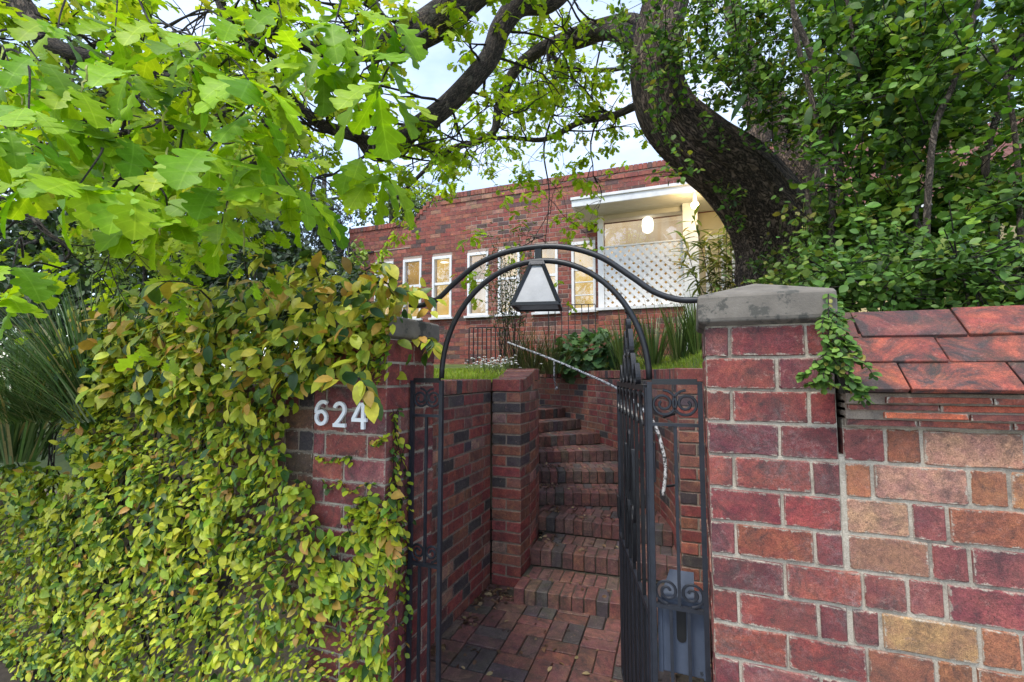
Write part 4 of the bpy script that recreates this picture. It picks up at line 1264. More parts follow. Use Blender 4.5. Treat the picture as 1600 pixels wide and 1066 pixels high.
# lattice: two layers of diagonal slats
def lattice(x0, x1, z0, z1, pitch, w, y):
    for sgn in (1, -1):
        c = x0 - (z1 - z0) if sgn > 0 else x0
        c1 = x1 if sgn > 0 else x1 + (z1 - z0)
        while c < c1:
            # slat runs through (c, z0) with slope sgn
            zs = [z0, z1]
            if sgn > 0: xa, xb = c, c + (z1 - z0)
            else: xa, xb = c, c - (z1 - z0)
            def clip(x_, z_, xt):
                return (xt, z_ + (xt - x_) * sgn)
            pa, pb = (xa, z0), (xb, z1)
            lo, hi = (pa, pb) if pa[0] < pb[0] else (pb, pa)
            if hi[0] > x0 + 0.01 and lo[0] < x1 - 0.01:
                if lo[0] < x0: lo = clip(lo[0], lo[1], x0)
                if hi[0] > x1: hi = clip(hi[0], hi[1], x1)
                yy = y + (0.006 if sgn > 0 else -0.002)
                mb = MB(); mb.bar((lo[0], yy, lo[1]), (hi[0], yy, hi[1]), 0.006, w, (0.0, 0, 1)); mb.build('lattice_slat', M['white_paint'], po)
            c += pitch
lattice(bx_l + 0.004, bx_r - 0.004, bz_b, bz_m - 0.013, 0.146, 0.064, YL)
# dwarf wall under the bay
dw = []
z = 1.86; iz = 0
while z < bz_b - 0.13:
    x = bx_l - 0.10 - (0.12 if iz % 2 else 0)
    while x < bx_r + 0.05:
        a, b = max(x, bx_l - 0.10), min(x + 0.24, bx_r + 0.05)
        if b - a > 0.03: dw.append((a + 0.004, b - 0.004, z + 0.004, z + c_h - 0.005, 0))
        x += 0.24
    z += c_h; iz += 1
for b in dw: piece(po, 'brick', ((b[0]+b[1])/2, YL - 0.02, (b[2]+b[3])/2), 0, (b[1]-b[0], 0.10, b[3]-b[2]), pick(PAL_HOUSE), M['brick_house'], 0.002)
mb = MB(); mb.box(bx_l - 0.096, bx_r + 0.046, YL - 0.062, YL + 0.3, 1.7, bz_b - 0.052); mb.build('mortar', M['mortar_house'], po)
# recessed entry wall right of the bay
mb = MB(); mb.box(bx_r + 0.12, 2.6, YH - 0.03, YH - 0.006, 1.8, fz0); mb.build('entry_wall', plain_mat('cream_render', (0.60, 0.50, 0.30), (0.66, 0.56, 0.36), 4, 0.7), po)
window(po, bx_r + 0.34, bx_r + 0.62, 2.4, 4.05, YH - 0.05, M['lit_wall'], M['lit_wall'])
window(po, bx_r + 0.75, bx_r + 1.25, 2.4, 4.05, YH - 0.05, M['lit_wall'], M['lit_wall'])
# globe lamp on the porch post
gpos = on_y(1086, 321, YL - 0.58)
gl_ = thing('porch_lamp', gpos, 'glowing globe lamp under the porch soffit', 'lamp')
mb = MB(); n_ = 8
mb.tube([gpos + Vector((0, 0, -0.055 * math.cos(a))) for a in np.linspace(0.15, math.pi - 0.15, n_)], [0.055 * math.sin(a) for a in np.linspace(0.15, math.pi - 0.15, n_)], 14)
mb.build('globe', M['bulb'], gl_, smooth=True)
mb = MB(); mb.tube([gpos + Vector((0, 0, 0.05)), Vector((gpos.x, gpos.y, fz0 + 0.012))], 0.03, 10); mb.build('fitting', M['white_paint'], gl_)
ld_ = bpy.data.lights.new('porch_lamp_light', 'POINT'); ld_.energy = 4; ld_.color = (1.0, 0.66, 0.28); ld_.shadow_soft_size = 0.09
lo_ = bpy.data.objects.new('porch_lamp_light', ld_); link(lo_, gl_); lo_.location = (0, -0.14, -0.06)

# tiled wing of the house further right
wg = thing('tiled_wing', (3.4, 8.0, 1.9), 'low house wing with terracotta roof glimpsed behind the tree', 'house')
mb = MB(); mb.box(1.95, 7.0, 7.6, 7.8, 1.6, 3.9); mb.build('wall', plain_mat('yellow_render', (0.55, 0.42, 0.20), (0.62, 0.48, 0.25), 4, 0.8), wg)
mb = MB(); mb.box(1.85, 7.1, 7.32, 7.45, 3.86, 3.98); mb.build('gutter', M['white_worn'], wg, bevel=0.01)
for r in range(14):
    y0_ = 7.36 + r * 0.16; z0_ = 3.98 + r * 0.13
    mb = MB()
    for i in range(26):
        x_ = 1.85 + i * 0.2 + (0.1 if r % 2 else 0)
        mb.add([(x_, y0_, z0_), (x_ + 0.194, y0_, z0_), (x_ + 0.194, y0_ + 0.2, z0_ + 0.155), (x_, y0_ + 0.2, z0_ + 0.155), (x_, y0_, z0_ + 0.022), (x_ + 0.194, y0_, z0_ + 0.022), (x_ + 0.194, y0_ + 0.2, z0_ + 0.175), (x_, y0_ + 0.2, z0_ + 0.175)],
               [(3,2,1,0),(4,5,6,7),(0,1,5,4),(1,2,6,5),(2,3,7,6),(3,0,4,7)])
    mb.build('tile_course', M['brick_house'], wg).color = (0.17, 0.06, 0.04, 1)

# iron railings in the garden
def railing(label, a, b, z0, z1, n, r=0.008):
    t = thing('iron_railing', (a[0], a[1], z0), label, 'railing')
    a, b = Vector((*a, 0)), Vector((*b, 0))
    for i in range(n):
        p = a.lerp(b, i / (n - 1))
        mb = MB(); mb.bar(p + Vector((0, 0, z0)), p + Vector((0, 0, z1)), r * 2, r * 2, (0, 1, 0)); mb.build('baluster', M['iron'], t)
    mb = MB(); mb.bar(a + Vector((0, 0, z1 + r)), b + Vector((0, 0, z1 + r)), r * 3, r * 2.0); mb.build('top_rail', M['iron'], t)
pa, pb = on_y(733, 513, 7.75), on_y(788, 511, 7.9)
railing('black iron balustrade at the head of the stairs', (pa.x, pa.y), (pb.x, pb.y), 1.9, pa.z, 9)
pa, pb = on_y(857, 493, 7.4), on_y(930, 476, 7.55)
railing('thin black railing in front of the windows by the porch', (pa.x, pa.y), (pb.x, pb.y), 1.95, pb.z, 8, 0.006)

# ================================================================== planting
def leaf_shape(n, width, lobes=0, fold=0.12, curl=0.18, lobe_amp=0.32, tip=1.0, wide_at=0.45):
    """a leaf along +y of length 1; three vertices per station (left, midrib, right)"""
    V, F = [], []
    for i in range(n):
        t = i / (n - 1)
        # body outline
        w = math.sin(math.pi * min(1, t ** (math.log(0.5) / math.log(wide_at)))) ** 0.75 * width / 2
        y = t
        if lobes:
            base = (0.16 + 0.84 * min(1, t / 0.55)) * (1 - max(0, (t - 0.62) / 0.38) ** 2.4) * width / 2
            ph = t * lobes * 2 * math.pi
            s = math.sin(ph - 0.6)
            w = base * (1 - lobe_amp + lobe_amp * (s * 0.5 + 0.5) * 2 - lobe_amp * 0.35)
            y = t + 0.035 * s * (1 if 0.1 < t < 0.95 else 0)
            if i == n - 1: w = 0.02 * width
            if i == 0: w = 0.03 * width
        if i in (0, n - 1) and not lobes: w = 0.004
        z = -curl * t * t
        V += [(-w, y if lobes else t, z + fold * w), (0, t, z), (w, y if lobes else t, z + fold * w)]
    for i in range(n - 1):
        a = 3 * i
        F += [(a, a + 1, a + 4, a + 3), (a + 1, a + 2, a + 5, a + 4)]
    return np.array(V, dtype=np.float64), np.array(F, dtype=np.int32)
def frames(D, NN):
    D = D / np.linalg.norm(D, axis=1, keepdims=True)
    Z = NN - D * np.sum(NN * D, axis=1, keepdims=True)
    l = np.linalg.norm(Z, axis=1, keepdims=True)
    bad = l[:, 0] < 1e-5
    Z[bad] = np.cross(D[bad], np.array([1.0, 0.3, 0.2])); l = np.linalg.norm(Z, axis=1, keepdims=True)
    Z = Z / l
    X = np.cross(D, Z)
    return np.stack([X, D, Z], axis=2)      # columns
def scatter(name, shape, P, D, NN, S, C, mat, parent, kind='stuff', wscale=None):
    V, F = shape
    P, D, NN, S, C = [np.asarray(a, dtype=np.float64) for a in (P, D, NN, S, C)]
    Rm = frames(D, NN)
    n, m = len(P), len(V)
    VV = np.broadcast_to(V, (n, m, 3)) * S[:, None, None]
    if wscale is not None: VV = VV * np.stack([wscale, np.ones(n), np.ones(n)], axis=1)[:, None, :]
    W = np.einsum('nij,nmj->nmi', Rm, VV) + P[:, None, :]
    FF = (F[None] + (np.arange(n) * m)[:, None, None]).reshape(-1, 4)
    CC = np.ones((n, m, 4)); CC[:, :, :3] = C[:, None, :]
    return quad_mesh_obj(name, W.reshape(-1, 3), FF, CC.reshape(-1, 4), mat, parent, smooth=True, kind=kind)
def shape_mesh(shape, name, mat):
    me = bpy.data.meshes.new(name)
    me.from_pydata([tuple(v) for v in shape[0]], [], [tuple(int(i) for i in f) for f in shape[1]])
    me.polygons.foreach_set('use_smooth', [True] * len(me.polygons))
    me.materials.append(mat); me.update()
    return me
def leaf_objects(meshes, P, D, NN, S, C, parent, name='leaf'):
    Rm = frames(np.asarray(D, dtype=np.float64), np.asarray(NN, dtype=np.float64))
    base = world_loc(parent)
    for i in range(len(P)):
        o = bpy.data.objects.new(name, meshes[i % len(meshes)])
        link(o, parent)
        o.rotation_mode = 'QUATERNION'
        o.location = Vector(P[i]) - base
        o.rotation_quaternion = Matrix(Rm[i].tolist()).to_quaternion()
        o.scale = (S[i],) * 3
        o.color = (*C[i], 1)
def palette(pal, n, jit=0.14):
    w = np.array([p[0] for p in pal], dtype=float); w /= w.sum()
    c = np.array([p[1] for p in pal])[RNG.choice(len(pal), n, p=w)]
    return np.clip(c * RNG.normal(1, jit, (n, 1)) * RNG.normal(1, 0.05, (n, 3)), 0.003, 1)
def unit(n):
    v = RNG.normal(size=(n, 3)); return v / np.linalg.norm(v, axis=1, keepdims=True)
def in_poly(x, z, poly):
    c = np.zeros(len(x), dtype=bool)
    j = len(poly) - 1
    for i in range(len(poly)):
        xi, zi = poly[i]; xj, zj = poly[j]
        hit = ((zi > z) != (zj > z)) & (x < (xj - xi) * (z - zi) / (zj - zi + 1e-12) + xi)
        c ^= hit
        j = i
    return c
def fbm(P, s):
    return np.array([noise.noise(Vector(p) * s) for p in P])

OVATE = leaf_shape(5, 0.56, fold=0.22, curl=0.22)
OVATE2 = leaf_shape(5, 0.70, fold=0.15, curl=0.12, wide_at=0.5)
ROUND = leaf_shape(5, 0.86, fold=0.10, curl=0.10, wide_at=0.5)
def oak_leaf(fold, curl, seed, wid=1.0, lo=False):
    r = random.Random(seed)
    prof = [(0, .012), (.07, .016), (.10, .05), (.16, .12), (.205, .155), (.235, .14), (.245, .09), (.29, .105), (.35, .19), (.405, .255), (.45, .255), (.475, .21), (.48, .135), (.53, .15), (.60, .25), (.66, .31), (.71, .305), (.735, .25), (.735, .18), (.785, .17), (.84, .225), (.885, .23), (.915, .195), (.935, .135), (.965, .125), (.99, .07), (1.0, .0)]
    if lo: prof = [(0, .012), (.10, .05), (.20, .16), (.25, .09), (.42, .26), (.48, .13), (.68, .31), (.74, .17), (.88, .22), (1.0, .03)]
    V, F = [], []
    ph = r.uniform(0, 6)
    for i, (t, w) in enumerate(prof):
        row = []
        for sd in (-1, 1):
            k = wid * (1 + 0.12 * math.sin(ph + t * 9 + sd))
            yy = t + 0.10 * w + (0.03 * math.sin(ph * 2 + t * 5) if sd > 0 else 0) * (1 if 0.05 < t < 0.95 else 0)
            row.append((sd * w * k, yy, -curl * t * t + fold * w + 0.018 * math.sin(t * 23 + ph + sd)))
        V += [row[0], (0, t, -curl * t * t), row[1]]
    for i in range(len(prof) - 1):
        a = 3 * i
        F += [(a, a + 1, a + 4, a + 3), (a + 1, a + 2, a + 5, a + 4)]
    return np.array(V), np.array(F, dtype=np.int32)
OAK_LO = oak_leaf(0.15, 0.25, 3, 1.05, True)
OAK_SET = [oak_leaf(f, c, i, w) for i, (f, c, w) in enumerate(((0.18, 0.30, 1.0), (0.02, 0.10, 0.95), (0.28, 0.45, 1.1), (-0.15, 0.20, 1.05), (0.10, -0.12, 1.0), (0.22, 0.6, 0.9)))]
NARROW = leaf_shape(5, 0.16, fold=0.2, curl=0.5)
LANCE = leaf_shape(4, 0.34, fold=0.2, curl=0.15)

# ------------------------------------------------------------------ creeper on the left wall and pier
cr = thing('climbing_creeper', (-2.8, 1.65, 0), 'dense yellow-green creeper smothering the street wall and pier', 'creeper')
YI = 1.66
def P2(pts): return [(on_y(u, v, YI).x, on_y(u, v, YI).z) for u, v in pts]
ivy_poly = P2([(-120, 1150), (-120, 722), (0, 722), (60, 726), (110, 738), (150, 742), (108, 700), (118, 640), (140, 585), (165, 545), (215, 500), (300, 490), (618, 490), (610, 530), (606, 575), (596, 600), (560, 590), (500, 600), (462, 618), (452, 650), (442, 690), (455, 740), (480, 762), (492, 800), (505, 838), (545, 838), (575, 800), (606, 770), (612, 850), (604, 920), (600, 1000), (596, 1150)])
n = 15000
xs_ = RNG.uniform(min(p[0] for p in ivy_poly), max(p[0] for p in ivy_poly), n * 2)
zs_ = RNG.uniform(0.0, max(p[1] for p in ivy_poly), n * 2)
ok = in_poly(xs_, zs_, ivy_poly)
xs_, zs_ = xs_[ok], zs_[ok]
lump = fbm(np.stack([xs_, zs_, np.zeros_like(xs_)], 1), 3.2)
lump2 = fbm(np.stack([xs_, zs_, np.ones_like(xs_)], 1), 9.0)
thick = 0.11 + 0.055 * lump + 0.05 * lump2 + 0.012 * np.clip(1.2 - zs_, 0, 1.2) + 0.05 * np.clip((zs_ - 1.45) / 0.2, 0, 1)
edge = np.clip((-1.30 - xs_) / 0.45, 0.25, 1)
thick = thick * edge
dep = RNG.uniform(0, 1, len(xs_)) ** 0.6
Pw = np.stack([xs_, Y0 - 0.012 - thick * dep, zs_], 1)
flow = fbm(np.stack([xs_, zs_, np.full(len(xs_), 7.0)], 1), 5.5)
keep_ = (lump2 > -0.30) | (RNG.uniform(0, 1, len(xs_)) < 0.28)
xs_, zs_, Pw, flow = xs_[keep_], zs_[keep_], Pw[keep_], flow[keep_]
D = np.stack([RNG.normal(0, 0.5, len(xs_)) + flow * 2.4, RNG.normal(-0.5, 0.4, len(xs_)), RNG.normal(-0.5, 0.6, len(xs_))], 1)
NN = np.stack([RNG.normal(0, 0.5, len(xs_)), -0.7 + RNG.normal(0, 0.45, len(xs_)), 0.75 + RNG.normal(0, 0.45, len(xs_))], 1)
S = RNG.uniform(0.022, 0.064, len(xs_)) * (1 + 0.5 * flow) * np.interp(zs_, [0.3, 1.1], [0.80, 1.05])
PAL_IVY = [(5, (0.34, 0.40, 0.025)), (4, (0.21, 0.31, 0.024)), (4, (0.46, 0.48, 0.036)), (2.5, (0.095, 0.185, 0.024)), (1.2, (0.42, 0.25, 0.05)), (1.8, (0.045, 0.10, 0.022))]
C = palette(PAL_IVY, len(xs_))
front = np.argsort(Pw[:, 1] + RNG.normal(0, 0.02, len(xs_)) - 0.4 * (S - 0.04))[:150]
mask = np.ones(len(xs_), dtype=bool); mask[front] = False
scatter('foliage', OVATE, Pw[mask], D[mask], NN[mask], S[mask], C[mask], M['leaf_ivy'], cr)
ivy_meshes = [shape_mesh(s, 'creeper_leaf', M['leaf_ivy1']) for s in (OVATE, OVATE2)]
leaf_objects(ivy_meshes, Pw[front], D[front], NN[front], S[front] * 1.1, C[front], cr)
# the bushy head above the wall: a thick shell round the coping, on arching shoots
head_poly = [(u, v) for u, v in ((150, 500), (165, 470), (240, 455), (300, 440), (345, 455), (400, 425), (445, 412), (500, 418), (545, 402), (600, 425), (622, 455), (636, 468), (622, 492), (612, 560), (598, 600), (540, 585), (480, 605), (440, 640), (300, 640), (200, 620), (140, 560))]
hp = [(on_y(u, v, 1.72).x, on_y(u, v, 1.72).z) for u, v in head_poly]
nh = 4200
xa = RNG.uniform(min(p[0] for p in hp), max(p[0] for p in hp), nh); za_ = RNG.uniform(1.35, max(p[1] for p in hp), nh)
ok = in_poly(xa, za_, hp) & (fbm(np.stack([xa, za_, np.full(nh, 3.0)], 1), 8.0) > -0.22); xa, za_ = xa[ok], za_[ok]
ya = 1.50 + RNG.uniform(0, 1, len(xa)) ** 1.4 * 0.55 + 0.10 * np.clip((za_ - 1.9) / 0.3, 0, 1) 
Ph = np.stack([xa, ya, za_], 1)
D = np.stack([RNG.normal(0, 0.5, len(xa)), RNG.normal(-0.35, 0.4, len(xa)), RNG.normal(-0.5, 0.5, len(xa))], 1)
NN = np.stack([RNG.normal(0, 0.4, len(xa)), -0.7 + RNG.normal(0, 0.35, len(xa)), 0.8 + RNG.normal(0, 0.3, len(xa))], 1)
S = RNG.uniform(0.055, 0.092, len(xa))
PAL_HEAD = [(5, (0.36, 0.39, 0.03)), (3, (0.21, 0.29, 0.026)), (3, (0.46, 0.30, 0.06)), (2.5, (0.080, 0.155, 0.024)), (2, (0.030, 0.075, 0.020)), (4, (0.47, 0.46, 0.045))]
C = palette(PAL_HEAD, len(xa))
front = np.argsort(ya + RNG.normal(0, 0.06, len(xa)))[:140]
mask = np.ones(len(xa), dtype=bool); mask[front] = False
scatter('shoot_foliage', OVATE, Ph[mask], D[mask], NN[mask], S[mask], C[mask], M['leaf_ivy'], cr)
leaf_objects(ivy_meshes, Ph[front], D[front], NN[front], S[front] * 1.05, C[front], cr)
# woody stems of the creeper
mb = MB()
for i in range(46):
    p = Vector((random.uniform(-3.6, -2.2), Y0 - 0.03, random.uniform(0.05, 0.5)))
    pts = [p]
    d = Vector((random.uniform(-0.5, 0.5), 0, 1))
    for k in range(random.randint(6, 13)):
        d = (d + Vector((random.gauss(0, 0.35), 0, random.gauss(0, 0.15)))).normalized()
        q = pts[-1] + d * 0.12
        if q.z > 1.9 or q.x > -1.95: break
        q.y = Y0 - 0.02 - random.uniform(0, 0.04) - (0.10 if q.z > 1.6 else 0)
        pts.append(q)
    if len(pts) > 2: mb.tube(pts, lerp_list([0.007, 0.003], len(pts)), 5)
mb.build('stems', M['twig'], cr)['kind'] = 'stuff'
# sprigs reaching past the pier over the arch, and runners down the gate side of the pier
def sprig(parent, pts, leaf_n, size, pal, rad=0.004, droop=0.4, flat=0.5, shape=OVATE, mats='leaf_ivy', stemmat='twig', name='sprig'):
    path = smooth_path(pts, 5)
    m_ = MB(); m_.tube(path, lerp_list([rad, rad * 0.5], len(path)), 5); o = m_.build(name, M[stemmat], parent)
    P, D, NN = [], [], []
    for i in range(leaf_n):
        t = (i + random.random()) / leaf_n
        k = min(len(path) - 2, int(t * (len(path) - 1)))
        tg = (path[k + 1] - path[k]).normalized()
        sd_ = tg.cross(Vector((0, 0, 1))); sd_ = sd_.normalized() if sd_.length > 0.1 else Vector((1, 0, 0))
        d = tg * 0.5 + sd_ * (1 if i % 2 else -1) * random.uniform(0.4, 1) + Vector((0, 0, -droop)) + Vector((random.gauss(0, .25), random.gauss(0, .25), random.gauss(0, .2)))
        P.append(path[k]); D.append(d); NN.append(Vector((random.gauss(0, .3), -flat + random.gauss(0, .3), 1)))
    C = palette(pal, leaf_n)
    lf = scatter('leaves', shape, P, D, NN, RNG.uniform(size * 0.7, size * 1.2, leaf_n), C, M[mats], o if parent.parent is None else parent, kind='stuff')
    return o
for pts in ([(600, 440, 1.95), (620, 452, 2.0), (650, 458, 2.05), (690, 470, 2.1)], [(560, 430, 1.95), (590, 412, 1.95), (608, 415, 1.95), (615, 440, 1.95)], [(500, 440, 1.9), (490, 410, 1.9), (480, 395, 1.9)],
            [(628, 520, 2.3), (672, 530, 2.25), (676, 545, 2.2)], [(560, 590, 1.72), (575, 610, 1.7), (580, 630, 1.7)], [(330, 470, 1.9), (300, 445, 1.85), (255, 440, 1.8), (215, 455, 1.8)], [(430, 430, 1.9), (420, 405, 1.9), (400, 400, 1.88)]):
    sprig(cr, [spot(*p) for p in pts], 14, 0.085, PAL_HEAD)
for k in range(9):
    y = Y0 + random.uniform(0.02, 0.16); z = random.uniform(0.9, 1.62)
    pts = [Vector((LX1 + 0.012, y, z))]
    for i in range(9):
        pts.append(pts[-1] + Vector((random.uniform(-0.003, 0.003), random.gauss(0.0, 0.02), -random.uniform(0.05, 0.09))))
    for q in pts: q.x = LX1 + 0.012
    sprig(cr, pts, 26, 0.034, PAL_IVY, 0.002, 0.2, 0.2, shape=OVATE2, name='runner')
for a, b, zz in ((-1.64, -1.42, 1.325), (-1.60, -1.30, 1.22), (-1.40, -1.27, 1.18), (-1.33, -1.26, 1.42), (-1.45, -1.28, 1.10)):
    pts = [Vector((a + (b - a) * t, Y0 - 0.010, zz + random.gauss(0, 0.012))) for t in np.linspace(0, 1, 7)]
    sprig(cr, pts, 26, 0.036, PAL_IVY, 0.002, 0.2, 0.9, shape=OVATE2, name='runner')
for i in range(10):
    x_ = random.uniform(-1.42, -1.27); pts = [Vector((x_, Y0 - 0.012, 0.95))]
    for k in range(6): pts.append(pts[-1] + Vector((random.gauss(0, 0.02), 0, random.uniform(0.02, 0.055))))
    sprig(cr, pts, 22, 0.038, PAL_IVY, 0.002, 0.1, 0.9, shape=OVATE2, name='runner')

# ------------------------------------------------------------------ strappy plants
def strap_plant(name, label, loc, nb, length, width, pal, spread=0.55, droop=1.0, bias=(0, 0), seg=7, cat='plant', stiff=0.25):
    if name == 'strap_leaf_clump': loc = Vector((loc[0], loc[1], hill_right(loc[0], loc[1]) - 0.02))
    t = thing(name, loc, label, cat)
    V, F, C = [], [], []
    for i in range(nb):
        a = random.uniform(0, 2 * math.pi)
        L = length * random.uniform(0.55, 1.15)
        out = Vector((math.cos(a) + bias[0], math.sin(a) + bias[1], 0))
        if out.length < 0.05: out = Vector((0.1, -0.1, 0))
        o_ = out.normalized() * min(1.4, out.length)
        p = Vector(loc) + Vector((math.cos(a), math.sin(a), 0)) * random.uniform(0, spread * 0.22)
        d = (Vector((0, 0, 1)) + o_ * random.uniform(0.12, spread)).normalized()
        g = droop * random.uniform(0.6, 1.4)
        side = d.cross(Vector((0, 0, 1))); side = side.normalized() if side.length > 1e-3 else Vector((1, 0, 0))
        w0 = width * random.uniform(0.7, 1.2)
        c = palette(pal, 1)[0]
        b = len(V)
        for k in range(seg + 1):
            tt = k / seg
            w = w0 * (1 - tt ** 2.2) + 0.0006
            V += [p - side * w / 2, p + side * w / 2]; C += [(*c, 1), (*c, 1)]
            if k < seg:
                p = p + d * (L / seg)
                if tt > stiff: d = (d + Vector((0, 0, -1)) * g * 0.42 / seg * 3 * tt + o_ * 0.04).normalized()
        for k in range(seg): F.append((b + 2*k, b + 2*k + 1, b + 2*k + 3, b + 2*k + 2))
    quad_mesh_obj('blades', np.array([tuple(v) for v in V]), np.array(F, dtype=np.int32), np.array(C), M['blade'], t, smooth=True, kind='stuff')
    return t
PAL_STRAP = [(5, (0.075, 0.150, 0.045)), (3, (0.12, 0.200, 0.065)), (2, (0.045, 0.095, 0.028)), (1.2, (0.27, 0.32, 0.16)), (0.6, (0.30, 0.26, 0.12))]
strap_plant('strap_leaf_plant', 'large dark strappy clump fanning out over the low end of the wall', spot(128, 655, 2.75), 520, 0.80, 0.0115, PAL_STRAP, 1.5, 0.9, (-0.85, -0.35), stiff=0.1)
strap_plant('strap_leaf_plant', 'upright strappy clump above the fanning one under the oak leaves', spot(120, 610, 2.9), 300, 0.75, 0.0115, PAL_STRAP, 1.1, 1.0, (-0.5, -0.2), stiff=0.12)
strap_plant('strap_leaf_plant', 'strappy clump at the picture edge above the low creeper', spot(0, 720, 2.85), 420, 0.9, 0.0115, PAL_STRAP, 1.2, 1.1, (-0.2, -0.3), stiff=0.12)
PAL_AGA = [(4, (0.095, 0.155, 0.040)), (3, (0.13, 0.19, 0.045)), (2, (0.055, 0.095, 0.028)), (1, (0.22, 0.22, 0.09))]
for i, (u, v, d, lb_) in enumerate(((975, 556, 6.3, 'upright strap leaved clump between the leafy shrub and the arch'), (1020, 555, 6.2, 'upright strap leaved clump below the lattice screen'), (1062, 553, 6.1, 'upright strap leaved clump beside the porch post'), (1092, 560, 6.0, 'upright strap leaved clump partly behind the stone cap'))):
    strap_plant('strap_leaf_clump', lb_, spot(u, v, d), 95, 0.85, 0.022, PAL_AGA, 0.5, 0.55)
strap_plant('strap_leaf_clump', 'olive strappy clump under the lantern behind the white flowers', spot(832, 556, 7.0), 150, 0.8, 0.014, [(3, (0.09, 0.11, 0.035)), (2, (0.05, 0.07, 0.025)), (1, (0.16, 0.13, 0.06))], 0.9, 0.9)
strap_plant('strap_leaf_clump', 'olive strappy clump against the iron balustrade', spot(803, 550, 7.2), 130, 0.8, 0.012, [(3, (0.09, 0.11, 0.035)), (2, (0.05, 0.07, 0.025)), (1, (0.16, 0.13, 0.06))], 0.8, 0.8)
strap_plant('strap_leaf_clump', 'olive strappy clump beside the big leaved shrub', spot(862, 553, 6.8), 110, 0.75, 0.013, [(3, (0.09, 0.11, 0.035)), (2, (0.05, 0.07, 0.025)), (1, (0.16, 0.13, 0.06))], 0.9, 0.9)

# cane plant by the porch
cn = thing('cane_plant', spot(1150, 560, 6.2), 'tall arching narrow leaved cane plant between porch and tree trunk', 'plant')
P, D, NN = [], [], []
mb = MB()
for i in range(13):
    b = Vector(cn.location) + Vector((random.gauss(0.0, 0.14), random.gauss(0, 0.15), 0))
    top = b + Vector((random.gauss(-0.05, 0.2), random.gauss(-0.05, 0.2), random.uniform(1.0, 2.15)))
    pts = smooth_path([b, b.lerp(top, 0.5) + Vector((random.gauss(0, 0.05), 0, 0.1)), top], 6)
    mb.tube(pts, lerp_list([0.009, 0.004], len(pts)), 5)
    for k in range(4, len(pts)):
        for j in range(6):
            a = random.uniform(0, 6.28)
            P.append(pts[k] + Vector((0, 0, random.uniform(-0.05, 0.05)))); D.append((math.cos(a), math.sin(a), random.uniform(-0.1, 0.9))); NN.append((0, 0, 1))
mb.build('canes', M['stem_pale'], cn)['kind'] = 'stuff'
scatter('leaves', NARROW, P, D, NN, RNG.uniform(0.15, 0.32, len(P)), palette([(3, (0.17, 0.21, 0.05)), (2, (0.10, 0.15, 0.04)), (3, (0.32, 0.30, 0.10))], len(P)), M['leaf_shrub'], cn)  # leaf colours kept pale and yellow, with the porch lamplight painted in

# big leaved shrub on the lawn edge
def leafy_shrub(name, label, c, rx, rz, n, shape, size, pal, flat=0.6, stems=10, ry=None, cat='shrub', mat='leaf_shrub'):
    base = Vector((c[0], c[1], hill_right(c[0], c[1]) - 0.02))
    t = thing(name, base, label, cat)
    u = unit(n); r = RNG.uniform(0.55, 1.0, n) ** 0.6
    ry = ry or rx
    P = np.array(base)[None] + u * r[:, None] * np.array([rx, ry, rz])[None] + np.array([0, 0, rz * 0.8])[None]
    keep = P[:, 2] > base.z - 0.02
    P, u = P[keep], u[keep]
    D = u + RNG.normal(0, 0.45, u.shape) + np.array([0, 0, -0.25])
    NN = u * flat + np.array([0, -0.2, 0.8]) + RNG.normal(0, 0.3, u.shape)
    scatter('foliage', shape, P, D, NN, RNG.uniform(size * 0.6, size * 1.2, len(P)), palette(pal, len(P)), M[mat], t)
    mb = MB()
    for i in range(stems):
        k = RNG.integers(len(P)); e = Vector(P[k])
        mb.tube(smooth_path([base, base.lerp(e, 0.5) + Vector((0, 0, 0.04)), e], 4), lerp_list([0.008, 0.003], 9), 5)
    mb.build('stems', M['stem_pale'], t)['kind'] = 'stuff'
    return t
leafy_shrub('leafy_shrub', 'rounded dark green shrub with broad lobed leaves on the lawn edge', spot(926, 560, 7.1), 0.58, 0.27, 460, OAK_LO, 0.22, [(3, (0.075, 0.145, 0.055)), (2, (0.10, 0.18, 0.06)), (2, (0.045, 0.095, 0.038))])
# wispy shrub before the windows
ws = thing('wispy_shrub', spot(800, 556, 7.0), 'tall wispy shrub with tiny leaves in front of the windows', 'shrub')
P, D = [], []
mb = MB()
for i in range(18):
    b = Vector(ws.location) + Vector((random.gauss(0, 0.12), random.gauss(0, 0.1), 0))
    top = spot(random.uniform(745, 850), random.uniform(350, 480), 7.0 + random.gauss(0, 0.2))
    pts = smooth_path([b, b.lerp(top, 0.45) + Vector((random.gauss(0, 0.08), 0, 0.12)), top], 10)
    mb.tube(pts, lerp_list([0.006, 0.002], len(pts)), 4)
    for k in range(5, len(pts)):
        for j in range(5):
            e = pts[k] + Vector((random.gauss(0, 0.08), random.gauss(0, 0.08), random.gauss(0, 0.06)))
            P.append(e); D.append((random.gauss(0, 1), random.gauss(0, 1), random.gauss(0.3, 0.6)))
mb.build('stems', M['twig'], ws)['kind'] = 'stuff'
scatter('leaves', LANCE, P, D, unit(len(P)) + np.array([0, -0.4, 0.6]), RNG.uniform(0.035, 0.07, len(P)), palette([(3, (0.075, 0.10, 0.045)), (2, (0.05, 0.07, 0.03)), (1, (0.12, 0.13, 0.06))], len(P)), M['leaf_shrub'], ws)

